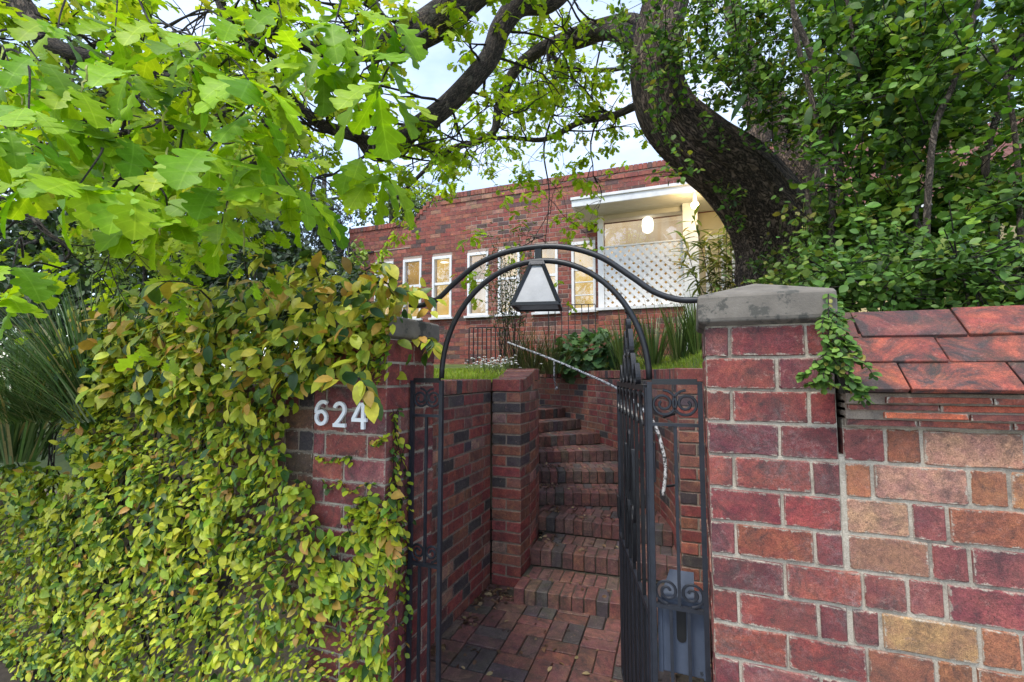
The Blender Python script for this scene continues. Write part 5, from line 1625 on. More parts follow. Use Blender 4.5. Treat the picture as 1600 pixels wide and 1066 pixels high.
# white flowers
fl = thing('white_flower_clump', spot(770, 580, 5.2), 'drift of small white flowers on the lawn edge', 'flowers')
P, D, NN = [], [], []; mb = MB()
for i in range(85):
    b = spot(random.gauss(775, 18), random.uniform(583, 588), random.uniform(4.6, 6.0)); h = random.uniform(0.10, 0.2)
    e = b + Vector((random.gauss(0, 0.04), random.gauss(0, 0.04), h))
    mb.tube([b, e], 0.002, 3, cap=False)
    for k in range(5):
        a = k * 1.256 + random.random(); P.append(e); D.append((math.cos(a), math.sin(a), -0.3)); NN.append((0, 0, 1))
mb.build('flower_stems', M['turf'], fl)['kind'] = 'stuff'
scatter('petals', OVATE, P, D, NN, RNG.uniform(0.016, 0.028, len(P)), palette([(1, (0.75, 0.75, 0.72))], len(P), 0.04), M['petal'], fl)

# grass blades over the lawns
def grass(label, xs, ys, n, h=(0.03, 0.075), lim=None, hill=hill):
    V, F, C = [], [], []
    pal = palette([(4, (0.25, 0.36, 0.025)), (3, (0.33, 0.42, 0.035)), (1.5, (0.16, 0.25, 0.022)), (0.8, (0.42, 0.40, 0.10))], n)
    k = 0
    for i in range(n):
        x, y = random.uniform(*xs), random.uniform(*ys)
        if lim and not lim(x, y): continue
        z = hill(x, y) - 0.005
        a = random.uniform(0, 6.28); w = random.uniform(0.0025, 0.005); hh = random.uniform(*h)
        dx, dy = math.cos(a) * w, math.sin(a) * w
        lx, ly = random.gauss(0, 0.4) * hh, random.gauss(0, 0.4) * hh
        V += [(x - dx, y - dy, z), (x + dx, y + dy, z), (x + dx * 0.3 + lx, y + dy * 0.3 + ly, z + hh), (x - dx * 0.3 + lx, y - dy * 0.3 + ly, z + hh)]
        F.append((k, k + 1, k + 2, k + 3)); k += 4
        C += [(*pal[i], 1)] * 4
    return tag(quad_mesh_obj('grass', np.array(V), np.array(F, dtype=np.int32), np.array(C), M['grass']), label, 'grass', kind='stuff')
grass('fresh green grass on the lawn behind the passage wall', (-4.2, -1.3), (2.1, 6.2), 26000, lim=lambda x, y: x < x_left(y) - 0.01)
grass('short yellow-green grass above the curved stair wall', (-3.5, 2.2), (3.8, 8.2), 26000, lim=lambda x, y: (x > x_right(y) + 0.01 if y < 7.55 else True), hill=hill_right)

# leaf litter in the corners of the steps and the passage
P = []
def drop(c, r, n, z):
    for i in range(n):
        P.append((c[0] + random.gauss(0, r), c[1] + random.gauss(0, r), z + random.uniform(0.004, 0.02)))
drop((-1.46, 3.42), 0.08, 150, 0.01); drop((-1.52, 2.6), 0.03, 50, 0.01); drop((-1.52, 3.25), 0.03, 60, 0.01); drop((-1.50, 3.0), 0.05, 30, 0.01); drop((0.06, 2.5), 0.12, 260, 0.02); drop((0.16, 3.0), 0.12, 160, 0.02)
for k in range(1, 5):
    p, d = lines[k]; q = p + d * 0.08 + Vector((-d.y, d.x)) * 0.25
    drop((q.x, q.y), 0.06, 34, SZ[k])
for i in range(150):
    k = random.randrange(0, 7); p, d = lines[k]; q = p + d * random.uniform(0, 0.7) + Vector((-d.y, d.x)) * random.uniform(0.05, 0.3)
    P.append((q.x, q.y, SZ[k] + 0.008))
for i in range(150): P.append((random.uniform(-1.5, 0), random.uniform(1.6, 3.2), 0.02))
n = len(P)
tag(scatter('leaf_litter', OVATE, P, np.concatenate([RNG.normal(size=(n, 2)), RNG.normal(0, 0.25, (n, 1))], 1), np.array([0, 0, 1]) + RNG.normal(0, 0.35, (n, 3)), RNG.uniform(0.018, 0.05, n),
    palette([(3, (0.10, 0.055, 0.03)), (2, (0.17, 0.10, 0.05)), (1, (0.30, 0.22, 0.11)), (1, (0.05, 0.03, 0.02))], n), M['litter'], None), 'dry brown leaves gathered in the step corners', 'leaf litter', kind='stuff')
o_ = leaf_objects([shape_mesh(ROUND, 'fallen_leaf_shape', M['leaf_big'])], [on_z(1052, 1046, 0.02)], [(0.6, 0.5, 0.05)], [(0, -0.3, 1)], [0.075], [(0.36, 0.25, 0.14)], pf, 'fallen_leaf')

# plant growing from the joint of the right pier
wp = thing('wall_weed', on_y(1300, 560, Y0), 'small leafy green weed rooted in the pier and wall joint', 'weed')
for pts in ([(1296, 480, 1.44), (1290, 510, 1.40), (1300, 545, 1.38), (1310, 570, 1.37)], [(1300, 520, 1.42), (1285, 560, 1.38), (1262, 580, 1.40), (1255, 595, 1.42)], [(1300, 530, 1.42), (1320, 560, 1.34), (1345, 590, 1.33), (1362, 600, 1.33)],
            [(1300, 545, 1.42), (1315, 580, 1.36), (1335, 610, 1.34), (1345, 628, 1.34)], [(1290, 560, 1.42), (1285, 585, 1.40), (1290, 605, 1.40)], [(1300, 500, 1.44), (1320, 530, 1.36), (1335, 560, 1.34)], [(1298, 470, 1.5), (1300, 490, 1.45), (1312, 510, 1.40)]):
    for rep in range(3):
        j = [spot(u + random.gauss(0, 9), v + random.gauss(0, 8), d) for u, v, d in pts]
        sprig(wp, j, 30, 0.024, [(4, (0.10, 0.20, 0.035)), (3, (0.15, 0.26, 0.045)), (2, (0.055, 0.12, 0.028)), (0.5, (0.26, 0.24, 0.05))], 0.002, 0.1, 0.6, shape=OVATE2, mats='leaf_shrub')

# ------------------------------------------------------------------ the old oak
PAL_OAK = [(5, (0.290, 0.440, 0.018)), (4, (0.352, 0.484, 0.031)), (3, (0.211, 0.352, 0.016)), (1, (0.396, 0.458, 0.053))]
ok_ = thing('oak_tree', spot(1210, 600, 4.15), 'old oak with dark leaning trunk and bright spring leaves overhead', 'tree')
def fissure(seed, amp=0.10, freq=9, ridge=False):
    def f(i, a, p):
        if ridge:
            l = (p.x * 0.8 + p.z * 1.1 + p.y * 0.4)
            q = Vector((math.cos(a) * 5.5, math.sin(a) * 5.5, l * 2.4 + seed))
            w = noise.noise(q * 0.4)
            rg = 1 - abs(noise.noise(q + Vector((w, w, 0)) * 1.2)) * 2
            rg2 = 1 - abs(noise.noise(q * 2.1)) * 2
            big_ = noise.noise(Vector((math.cos(a) * 1.1, math.sin(a) * 1.1, l * 1.2 + seed)))
            return 1 + 0.10 * big_ + 0.075 * rg + 0.035 * rg2
        q = Vector((math.cos(a) * freq * 0.35, math.sin(a) * freq * 0.35, p.z * 1.6 + p.x * 1.3 + seed))
        v = noise.noise(q) * 0.6 + noise.noise(q * 2.7) * 0.5
        return 1 + amp * v + amp * 0.6 * abs(noise.noise(Vector((math.cos(a) * 7, math.sin(a) * 7, i * 0.12 + seed))))
    return f
def limb(name, pts, rad, n=14, per=8, amp=0.09, mat='bark_limb', rough=0.0):
    path = smooth_path([spot(*p) for p in pts], per)
    rr = lerp_list(rad, len(path))
    if rough: path = [p + Vector((random.gauss(0, rough), random.gauss(0, rough), random.gauss(0, rough))) for p in path]
    mb = MB(); al = []
    mb.tube(path, rr, n, rfun=fissure(random.uniform(0, 50), amp, ridge=mat == 'bark'), along=al)
    o = mb.build(name, M[mat], ok_, smooth=True)
    at = o.data.attributes.new('grain', 'FLOAT_VECTOR', 'POINT')
    at.data.foreach_set('vector', np.array(al, dtype=np.float32).ravel())
    return path, rr
tp = [(1212, 640, 4.15), (1210, 540, 4.15), (1208, 450, 4.15), (1205, 380, 4.12), (1192, 325, 4.05), (1148, 270, 3.95), (1095, 228, 3.85), (1048, 182, 3.8), (1028, 125, 3.8), (1030, 50, 3.85), (1048, -30, 3.9), (1050, -110, 3.9)]
limb('trunk', tp, [0.34, 0.30, 0.285, 0.29, 0.315, 0.285, 0.25, 0.222, 0.195, 0.175, 0.16, 0.14], 110, 16, 0.085, 'bark')
limb('limb', [(1215, 400, 4.15), (1228, 335, 4.2), (1243, 275, 4.25), (1242, 225, 4.3), (1215, 175, 4.4), (1180, 110, 4.5), (1150, 40, 4.5), (1140, -60, 4.5)], [0.26, 0.25, 0.21, 0.16, 0.12, 0.10, 0.08, 0.06], 70, 12, 0.1, 'bark')
limb('limb', [(1170, 280, 4.0), (1180, 240, 4.1), (1185, 200, 4.2), (1165, 150, 4.3)], [0.13, 0.10, 0.085, 0.05], 16, 8, 0.1, 'bark')
LIMBS = [
 ('near', [(1050, -100, 3.9), (980, -120, 3.95), (900, -45, 3.95), (858, 0, 3.9), (812, 8, 3.8), (782, 45, 3.7), (762, 95, 3.6), (705, 158, 3.45), (650, 200, 3.35), (592, 238, 3.25), (560, 214, 3.15), (505, 196, 3.05), (445, 152, 2.95), (395, 128, 2.85), (335, 122, 2.7)], [0.13, 0.12, 0.105, 0.095, 0.09, 0.082, 0.077, 0.073, 0.068, 0.066, 0.045, 0.038, 0.032, 0.026, 0.015]),
 ('near', [(1050, -100, 3.9), (960, -190, 3.8), (850, -130, 3.55), (765, -40, 3.35), (722, 0, 3.25), (690, 30, 3.2), (640, 58, 3.1), (592, 75, 3.05), (520, 82, 2.95), (450, 62, 2.85), (380, 40, 2.7)], [0.15, 0.15, 0.14, 0.13, 0.122, 0.115, 0.10, 0.075, 0.045, 0.03, 0.016]),
 ('far', [(1030, 80, 3.85), (985, 60, 4.3), (950, 48, 4.6), (900, 65, 4.9), (855, 72, 5.1), (805, 110, 5.2), (780, 165, 5.2), (772, 205, 5.2), (745, 222, 5.2), (700, 235, 5.25), (655, 275, 5.3), (610, 320, 5.4)], [0.12, 0.10, 0.085, 0.075, 0.07, 0.06, 0.05, 0.042, 0.035, 0.03, 0.022, 0.012]),
 ('far', [(1035, 150, 3.85), (995, 165, 4.3), (960, 180, 4.6), (905, 192, 4.9), (850, 218, 5.1), (790, 215, 5.2), (735, 225, 5.2), (690, 250, 5.2)], [0.05, 0.04, 0.036, 0.032, 0.028, 0.022, 0.016, 0.01]),
 ('far', [(1030, 60, 3.9), (990, 30, 4.4), (940, 35, 4.7), (880, 55, 5.0), (860, 70, 5.0), (858, 100, 5.0), (870, 150, 5.0), (850, 230, 5.0), (858, 300, 4.6), (852, 380, 4.2)], [0.06, 0.05, 0.04, 0.034, 0.028, 0.022, 0.014, 0.01, 0.006, 0.003]),
 ('far', [(855, 72, 5.1), (880, 105, 5.0), (945, 110, 4.8), (985, 105, 4.5)], [0.03, 0.026, 0.022, 0.015]),
 ('near', [(-160, -160, 2.7), (-60, -90, 2.5), (25, 0, 2.35), (62, 55, 2.3), (110, 82, 2.25), (200, 100, 2.2), (280, 125, 2.1)], [0.085, 0.075, 0.060, 0.045, 0.032, 0.022, 0.012]),
 ('near', [(240, -120, 2.9), (225, -10, 2.8), (190, 40, 2.7), (165, 62, 2.6), (110, 82, 2.5)], [0.03, 0.024, 0.018, 0.014, 0.01]),
 ('near', [(330, -80, 2.8), (345, 5, 2.7), (370, 50, 2.7), (400, 70, 2.75), (430, 90, 2.8)], [0.035, 0.028, 0.022, 0.018, 0.012]),
 ('near', [(440, 152, 2.95), (410, 200, 2.8), (398, 250, 2.7), (380, 300, 2.6), (330, 330, 2.4), (250, 350, 2.2)], [0.03, 0.024, 0.02, 0.016, 0.012, 0.008]),
 ('near', [(395, 128, 2.85), (330, 190, 2.5), (250, 200, 2.2), (150, 215, 1.9), (60, 230, 1.7)], [0.026, 0.022, 0.018, 0.013, 0.008]),
 ('near', [(-150, 250, 2.6), (-40, 320, 2.6), (30, 325, 2.55), (75, 365, 2.5), (110, 395, 2.5), (60, 440, 2.45)], [0.028, 0.022, 0.018, 0.013, 0.009, 0.006]),
]
limb_paths = []
for kind_, pts, rad in LIMBS:
    pr_ = limb('limb', pts, rad, 14 if max(rad) > 0.05 else 8, 7, 0.10)
    limb_paths.append((kind_, *pr_))
# finer branches and twigs grown from the limbs
twigs = MB()
tips = []       # (position, direction, size)
def grow(p, d, L, r, level, size):
    n = 6
    pts = [p]; dd = d.normalized()
    for k in range(n):
        dd = (dd + Vector((random.gauss(0, 0.22), random.gauss(0, 0.22), random.gauss(0.0, 0.2)))).normalized()
        pts.append(pts[-1] + dd * (L / n))
    twigs.tube(pts, lerp_list([r, r * 0.35], n + 1), 5 if level else 4, cap=False)
    if level == 0:
        tips.append((pts[-1], dd, size))
        if random.random() < 0.5: tips.append((pts[3], (dd + Vector((random.gauss(0, .5), random.gauss(0, .5), 0))).normalized(), size))
        return
    for k in range(3 if level > 1 else 3):
        i = random.randint(2, n)
        nd = (dd + Vector((random.gauss(0, 0.75), random.gauss(0, 0.75), random.gauss(-0.05, 0.55)))).normalized()
        grow(pts[i], nd, L * random.uniform(0.4, 0.7), r * 0.55, level - 1, size)
for kind_, path, rr in limb_paths:
    m_ = len(path)
    total = sum((path[i+1] - path[i]).length for i in range(m_ - 1))
    cnt = int(total * (6.5 if kind_ == 'far' else 5.0))
    for q in range(cnt):
        i = random.randrange(max(1, m_ // 6), m_)
        t = (path[min(m_-1, i+1)] - path[i-1]).normalized()
        d = (t * 0.6 + Vector((random.gauss(0, 0.8), random.gauss(0, 0.8), random.gauss(0.05, 0.6)))).normalized()
        grow(path[i], d, random.uniform(0.35, 0.85), max(0.004, min(0.012, rr[i] * 0.35)), 2 if random.random() < 0.55 else 1, 0.085 if kind_ == 'far' else 0.10)
twigs.build('twigs', M['twig'], ok_)['kind'] = 'stuff'
P, D, NN, S = [], [], [], []
for p, d, size in tips:
    for k in range(random.randint(4, 7)):
        a = random.uniform(0, 6.28)
        side = Vector((math.cos(a), math.sin(a), random.uniform(-0.5, 0.35)))
        P.append(p + Vector((random.gauss(0, 0.02), random.gauss(0, 0.02), random.gauss(0, 0.02)))); D.append(d * 0.35 + side + Vector((0, 0, -0.25))); NN.append((random.gauss(0, 0.35), random.gauss(-0.15, 0.35), 1)); S.append(size * random.uniform(0.5, 1.1))
scatter('foliage', OAK_LO, P, D, NN, S, palette(PAL_OAK, len(P), 0.12), M['leaf_oak'], ok_)
print('oak tips', len(tips), 'leaves', len(P))

# low branch of the same oak hanging over the footpath: each big leaf is its own piece
CL = [(20, 130), (62, 108), (112, 150), (45, 185), (130, 205), (205, 130), (285, 100), (335, 88), (392, 142), (305, 150), (255, 195), (205, 235), (155, 245), (92, 262), (60, 295), (125, 300), (205, 312), (262, 285), (322, 252), (335, 312), (345, 365), (262, 345), (422, 272), (382, 235), (485, 325), (455, 305), (402, 192), (470, 95), (522, 55), (565, 35), (582, 100), (592, 150), (612, 50), (20, 430), (5, 470), (365, 55), (180, 62), (565, 262), (595, 285), (10, 215), (250, 60), (90, 60), (500, 110), (440, 40)]
big = [shape_mesh(s, 'oak_leaf_shape', M['leaf_big']) for s in OAK_SET]
P, D, NN, S = [], [], [], []
mb = MB()
for (u, v) in CL:
    d0 = random.uniform(0.98, 1.42)
    c = spot(u, v - 12, d0)
    src = spot(u + random.uniform(-120, 120), v - random.uniform(10, 110), d0 + random.uniform(0.25, 0.55))
    pts = smooth_path([src, src.lerp(c, 0.35) + Vector((random.gauss(0, 0.05), 0, random.gauss(0.03, 0.04))), src.lerp(c, 0.7) + Vector((random.gauss(0, 0.03), 0, random.gauss(0.03, 0.03))), c], 5)
    mb.tube(pts, lerp_list([0.0042, 0.0018], len(pts)), 6)
    away = Vector((-c.x, -c.y, 0)).normalized()
    k_n = random.randint(6, 7)
    for k in range(k_n):
        a = 2 * math.pi * k / k_n + random.gauss(0, 0.25)
        side = Vector((math.cos(a), math.sin(a), 0))
        dr = side * random.uniform(0.6, 1.0) + away * 0.35 + Vector((0, 0, -random.uniform(0.25, 0.95)))
        P.append(c + side * 0.012); D.append(dr); NN.append(Vector((random.gauss(0, 0.2), random.gauss(0, 0.2), 0.8)) + away * 0.55 + side * 0.3); S.append(random.uniform(0.085, 0.150))
mb.build('low_twigs', M['twig'], ok_)['kind'] = 'stuff'
leaf_objects(big, P[:298], D[:298], NN[:298], S[:298], palette([(5, (0.255, 0.440, 0.011)), (4, (0.317, 0.493, 0.016)), (3, (0.176, 0.343, 0.011)), (1.5, (0.114, 0.255, 0.011))], 298, 0.10), ok_)
# smaller leaves on the same low twigs
P, D, NN, S = [], [], [], []
for i in range(95):
    u, v = random.choice(CL[:24]); u += random.gauss(0, 45); v += random.gauss(-8, 32)
    d0 = random.uniform(1.45, 2.4)
    c = spot(u, v, d0)
    for k in range(6):
        a = random.uniform(0, 6.28); side = Vector((math.cos(a), math.sin(a), 0))
        P.append(c + side * 0.01); D.append(side * random.uniform(0.5, 1.0) + Vector((0, -0.2, -random.uniform(0.2, 1.0)))); NN.append((random.gauss(0, 0.35), random.gauss(-0.4, 0.3), 0.8)); S.append(random.uniform(0.06, 0.12))
scatter('low_foliage', OAK_SET[0], P, D, NN, S, palette(PAL_OAK, len(P), 0.12), M['leaf_oak'], ok_)
# hanging catkins
mb = MB()
for i in range(46):
    c = spot(*random.choice(CL[:30]), random.uniform(1.1, 1.6)) + Vector((random.gauss(0, 0.06), random.gauss(0, 0.06), 0))
    pts = [c + Vector((random.gauss(0, 0.003), random.gauss(0, 0.003), -0.012 * k)) for k in range(7)]
    mb.tube(pts, [0.0015, 0.003, 0.002, 0.0032, 0.002, 0.003, 0.001], 4)
mb.build('catkins', plain_mat('catkin', (0.22, 0.25, 0.04), (0.30, 0.30, 0.06), 60), ok_)['kind'] = 'stuff'

# ------------------------------------------------------------------ shrubs behind the tiled wall
PAL_SH = [(5, (0.088, 0.185, 0.026)), (4, (0.135, 0.245, 0.034)), (3, (0.050, 0.115, 0.020)), (1.8, (0.22, 0.33, 0.042)), (0.5, (0.31, 0.30, 0.05))]
def volume_shrub(name, label, base, clumps, per, size, pal, stems, shape=OVATE2, own=90, stem_r=0.014, cat='shrub', spread=0.095):
    t = thing(name, base, label, cat)
    P, D, NN = [], [], []
    mb = MB()
    for c in clumps:
        c = Vector(c)
        src = Vector(base) + Vector((random.gauss(0, 0.2), random.gauss(0, 0.2), random.uniform(0.1, 0.8)))
        for k in range(random.randint(3, 5)):
            e = c + Vector((random.gauss(0, spread), random.gauss(0, spread), random.gauss(0, spread)))
            s0 = c + (c - src).normalized() * -0.15
            m = 6; npl = per // 4
            tg = (e - s0)
            for q in range(npl):
                f = random.random()
                P.append(s0.lerp(e, f) + Vector((random.gauss(0, 0.03), random.gauss(0, 0.03), random.gauss(0, 0.03))))
                D.append(tg.normalized() * 0.4 + Vector((random.gauss(0, 0.8), random.gauss(0, 0.8), random.gauss(-0.15, 0.5))))
                NN.append((random.gauss(0, 0.6), random.gauss(-0.5, 0.6), 0.8))
            mb.tube([s0, s0.lerp(e, 0.5), e], [0.003, 0.0025, 0.0015], 4, cap=False)
    mb.build('twigs', M['twig'], t)['kind'] = 'stuff'
    for pts, r in stems:
        path = smooth_path(pts, 6)
        mb = MB(); mb.tube(path, lerp_list([r, r * 0.5], len(path)), 8, rfun=fissure(random.random() * 20, 0.08)); mb.build('stem', M['stem_pale'], t, smooth=True)
    n = len(P); S = RNG.uniform(size * 0.6, size * 1.25, n); C = palette(pal, n)
    P, D, NN = [np.array([tuple(v) for v in a]) for a in (P, D, NN)]
    front = np.argsort(P[:, 0] ** 2 + P[:, 1] ** 2)[: own * 3][RNG.permutation(own * 3)[:own]] if own else np.array([], dtype=int)
    mk = np.ones(n, dtype=bool); mk[front] = False
    scatter('foliage', shape, P[mk], D[mk], NN[mk], S[mk], C[mk], M['leaf_shrub'], t)
    if own: leaf_objects([shape_mesh(shape, 'shrub_leaf_shape', M['leaf_shrub1'])], P[front], D[front], NN[front], S[front], C[front], t)
    return t
def clump_field(n, ur, vr, dr, keep=None):
    out = []
    while len(out) < n:
        u, v, d = random.uniform(*ur), random.uniform(*vr), random.uniform(*dr)
        if keep and random.random() > keep(u, v, d): continue
        out.append(spot(u, v, d))
    return out
gz = 1.72
def ground_at(u, d): 
    p = spot(u, 585, d); return Vector((p.x, p.y, gz))
def stem_pts(u0, d0, pts): return [ground_at(u0, d0)] + [spot(*p) for p in pts]
volume_shrub('tall_shrub', 'tall dark green shrub with brown stems beside the oak trunk', ground_at(1345, 2.7),
    clump_field(112, (1268, 1450), (-60, 440), (2.2, 3.5), lambda u, v, d: 1.0 if v < 200 or u > 1290 else 0.25), 84, 0.050, PAL_SH,
    [(stem_pts(1300, 2.5, [(1298, 420, 2.5), (1300, 300, 2.5), (1280, 200, 2.6), (1245, 60, 2.7), (1235, -40, 2.7)]), 0.022),
     (stem_pts(1330, 2.6, [(1325, 400, 2.6), (1310, 250, 2.6), (1275, 110, 2.6), (1240, 20, 2.6)]), 0.03),
     (stem_pts(1370, 2.6, [(1365, 380, 2.6), (1380, 250, 2.6), (1345, 120, 2.5), (1320, -20, 2.5)]), 0.016),
     (stem_pts(1262, 3.0, [(1270, 400, 3.0), (1262, 300, 3.0), (1270, 220, 3.0)]), 0.022)])
volume_shrub('tall_shrub', 'dense dark shrub with long pale slanting stem over the tiled wall', ground_at(1520, 2.5),
    clump_field(138, (1420, 1680), (-80, 440), (1.95, 3.3)), 84, 0.050, PAL_SH,
    [(stem_pts(1440, 2.2, [(1455, 240, 2.1), (1490, 130, 2.1), (1530, 0, 2.1), (1550, -60, 2.1)]), 0.016),
     (stem_pts(1450, 2.3, [(1450, 400, 2.25), (1430, 330, 2.25), (1470, 250, 2.3)]), 0.02),
     (stem_pts(1560, 2.4, [(1555, 380, 2.4), (1540, 250, 2.4), (1580, 120, 2.4), (1620, -30, 2.4)]), 0.024),
     (stem_pts(1600, 2.2, [(1590, 260, 2.2), (1570, 120, 2.2), (1550, 60, 2.2)]), 0.014)])
volume_shrub('low_shrub', 'low spreading bright green shrub along the top of the tiled wall', ground_at(1440, 2.1),
    [c for c in clump_field(110, (1270, 1680), (385, 478), (1.75, 2.5))], 68, 0.036, [(5, (0.085, 0.175, 0.032)), (4, (0.115, 0.215, 0.040)), (2, (0.05, 0.105, 0.025)), (1, (0.19, 0.25, 0.05))],
    [(stem_pts(1520, 2.0, [(1510, 450, 1.9), (1500, 440, 1.9)]), 0.008)], own=60, spread=0.07)
volume_shrub('low_shrub', 'yellow-green round leaved shrub around the foot of the oak', ground_at(1250, 3.0),
    clump_field(60, (1165, 1320), (345, 470), (2.4, 3.6), lambda u, v, d: 1.0 if v > 430 or u > 1260 else 0.12), 48, 0.042, [(4, (0.10, 0.18, 0.034)), (3, (0.15, 0.22, 0.045)), (2, (0.06, 0.115, 0.026)), (1.2, (0.26, 0.25, 0.06))],
    [], own=40, spread=0.10)
# vine on the oak trunk
volume_shrub('trunk_vine', 'green vine hanging about the oak trunk and its leaning limb', ground_at(1180, 3.7),
    clump_field(120, (955, 1300), (-50, 330), (2.9, 3.7), lambda u, v, d: (1.0 if u > 1110 else 0.6) * (1.0 if v < 95 + max(0, (u - 1040)) * 0.55 else 0.08)), 48, 0.046, PAL_SH, [], own=50, cat='vine', spread=0.12)
# large glossy leaves at the top
gs = thing('glossy_leaf_tree', ground_at(1420, 3.4), 'dark tree with large glossy drooping leaves behind the shrubs', 'tree')
path = smooth_path([ground_at(1420, 3.4), spot(1425, 300, 3.4), spot(1400, 120, 3.3), spot(1390, -60, 3.3)], 6)
mb = MB(); mb.tube(path, lerp_list([0.06, 0.03], len(path)), 10); mb.build('trunk', M['twig'], gs, smooth=True)
P, D, NN = [], [], []
for i in range(520):
    u, v = random.gauss(1400, 75), random.uniform(-80, 200)
    P.append(spot(u, v, random.uniform(2.3, 3.8))); D.append((random.gauss(0, 0.6), random.gauss(-0.2, 0.5), random.gauss(-0.7, 0.5))); NN.append((random.gauss(0, 0.4), -0.5, 0.7))
scatter('crown', leaf_shape(6, 0.30, fold=0.15, curl=0.25), P, D, NN, RNG.uniform(0.11, 0.19, len(P)), palette([(4, (0.035, 0.085, 0.018)), (3, (0.055, 0.115, 0.024)), (1, (0.10, 0.17, 0.03))], len(P)), M['leaf_shrub'], gs)

# ------------------------------------------------------------------ trees further back
def far_tree(name, label, base, crown_c, rx, rz, n, size, pal, shape=OAK_LO, trunk_r=0.12, conifer=False, lobes=14, group=None):
    t = thing(name, base, label, 'tree', group)
    b, c = Vector(base), Vector(crown_c)
    mb = MB(); path = smooth_path([b, b.lerp(c, 0.5) + Vector((0.1, 0, 0)), c, c + Vector((0, 0, rz * 0.7))], 6)
    mb.tube(path, lerp_list([trunk_r, trunk_r * 0.25], len(path)), 8, rfun=fissure(random.random() * 9, 0.1))
    cs, rads = [], []
    for i in range(lobes):
        u = unit(1)[0]; f = random.uniform(0.35, 0.9)
        if conifer:
            h = random.uniform(-1, 1); u = np.array([math.cos(i * 2.4), math.sin(i * 2.4), 0]); f = (1 - h) / 2 * random.uniform(0.4, 1); q = c + Vector((u[0] * rx * f, u[1] * rx * f, h * rz))
            rads.append(rx * 0.30)
        else:
            q = c + Vector((u[0] * rx * f, u[1] * rx * f, u[2] * rz * f)); rads.append(rx * random.uniform(0.25, 0.42))
        cs.append(q)
        mb.tube([path[-5], path[-5].lerp(q, 0.6) + Vector((0, 0, -0.05)), q], [trunk_r * 0.3, trunk_r * 0.18, trunk_r * 0.06], 5, cap=False)
    mb.build('trunk', M['bark_far'], t, smooth=True)
    per = n // lobes
    P = np.concatenate([np.array(q)[None] + unit(per) * (RNG.uniform(0.3, 1, (per, 1)) ** 0.5) * r * np.array([1, 1, 0.8]) for q, r in zip(cs, rads)])
    scatter('crown', shape, P, unit(len(P)) + np.array([0, 0, -0.3]), unit(len(P)) * 0.6 + np.array([0, -0.3, 0.7]), RNG.uniform(size * 0.6, size * 1.2, len(P)), palette(pal, len(P)), M['leaf_far'], t)
    return t
DK = [(4, (0.030, 0.060, 0.020)), (3, (0.045, 0.085, 0.026)), (2, (0.018, 0.038, 0.014))]
MD = [(4, (0.085, 0.135, 0.030)), (3, (0.12, 0.17, 0.04)), (2, (0.05, 0.085, 0.024))]
BG = [(4, (0.075, 0.095, 0.095)), (3, (0.10, 0.125, 0.125)), (2, (0.045, 0.062, 0.060))]
YL_ = [(4, (0.20, 0.30, 0.03)), (3, (0.26, 0.36, 0.04)), (2, (0.12, 0.20, 0.03))]
def gb(u, d): 
    p = spot(u, 585, d); return (p.x, p.y, 1.2)
far_tree('blue_conifer', 'blue-grey conifer standing left of the house', gb(505, 8.6), spot(505, 345, 8.6), 0.95, 1.3, 3600, 0.10, BG, LANCE, 0.14, lobes=26)
far_tree('blue_conifer', 'taller blue-grey conifer behind the oak leaves', gb(440, 10), spot(430, 290, 10), 1.3, 2.0, 4200, 0.12, BG, LANCE, 0.16, lobes=30)
far_tree('dark_evergreen', 'dark evergreen behind the top of the creeper', gb(330, 6.5), spot(320, 400, 6.5), 1.3, 0.95, 4200, 0.10, DK, OVATE, 0.12, lobes=22)
far_tree('dark_evergreen', 'dark evergreen above the strappy clump', gb(130, 6.0), spot(120, 390, 6.0), 1.4, 1.1, 4800, 0.10, DK, OVATE, 0.14, lobes=24)
far_tree('dark_evergreen', 'dark evergreen at the picture edge behind the oak', gb(-60, 6.0), spot(-70, 330, 6.0), 1.5, 1.5, 4200, 0.10, DK, OVATE, 0.14, lobes=22)
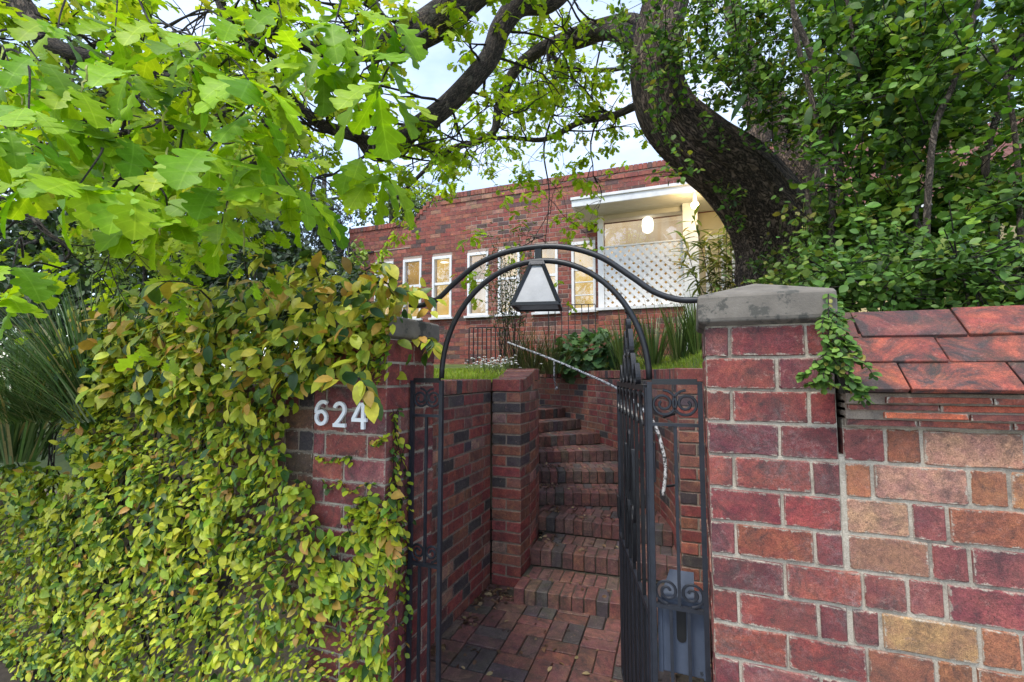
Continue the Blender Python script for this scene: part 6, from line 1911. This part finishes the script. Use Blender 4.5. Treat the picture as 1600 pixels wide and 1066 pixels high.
far_tree('broadleaf_tree', 'mid green tree rising behind the oak foliage', gb(180, 10), spot(200, 190, 10), 2.6, 2.3, 4200, 0.15, MD, OAK_LO, 0.2, lobes=26)
far_tree('broadleaf_tree', 'olive tree top beyond the low end of the house', gb(610, 17), spot(612, 320, 17), 1.8, 1.0, 2400, 0.16, MD, OAK_LO, 0.2, lobes=18)
far_tree('young_oak', 'yellow-green sapling behind the creeper head', gb(215, 4.6), spot(225, 405, 4.6), 0.7, 0.35, 700, 0.085, YL_, OAK_LO, 0.03, lobes=14)
far_tree('young_oak', 'yellow-green sapling by the corner of the house', gb(545, 7.0), spot(545, 400, 7.0), 0.35, 0.4, 260, 0.085, YL_, OAK_LO, 0.03, lobes=12)
far_tree('broadleaf_tree', 'dark tree behind the porch and oak trunk', gb(1330, 12), spot(1340, 150, 12), 3.4, 3.4, 3600, 0.18, MD, OAK_LO, 0.25, lobes=26)

far_tree('dark_evergreen', 'dark evergreen filling the gap left of the blue conifers', gb(420, 5.6), spot(425, 420, 5.6), 0.9, 0.7, 3200, 0.09, DK, OVATE, 0.10, lobes=20)
far_tree('dark_evergreen', 'low dark evergreen between the creeper head and the house corner', gb(490, 6.4), spot(485, 440, 6.4), 0.6, 0.6, 2400, 0.08, DK, OVATE, 0.08, lobes=16)
far_tree('dark_evergreen', 'low dark evergreen right behind the strappy clumps', gb(40, 4.6), spot(60, 520, 4.6), 1.3, 0.7, 3600, 0.09, DK, OVATE, 0.08, lobes=22)
far_tree('dark_evergreen', 'low dark evergreen behind the middle of the creeper', gb(250, 4.8), spot(240, 500, 4.8), 1.1, 0.6, 3200, 0.09, DK, OVATE, 0.08, lobes=20)

far_tree('dark_evergreen', 'dark evergreen close behind the creeper head', gb(390, 4.2), spot(395, 475, 4.2), 0.85, 0.5, 3000, 0.08, DK, OVATE, 0.06, lobes=22)
far_tree('dark_evergreen', 'small dark evergreen just behind the numbered pier', gb(520, 4.6), spot(520, 480, 4.6), 0.5, 0.45, 2000, 0.07, DK, OVATE, 0.05, lobes=16)
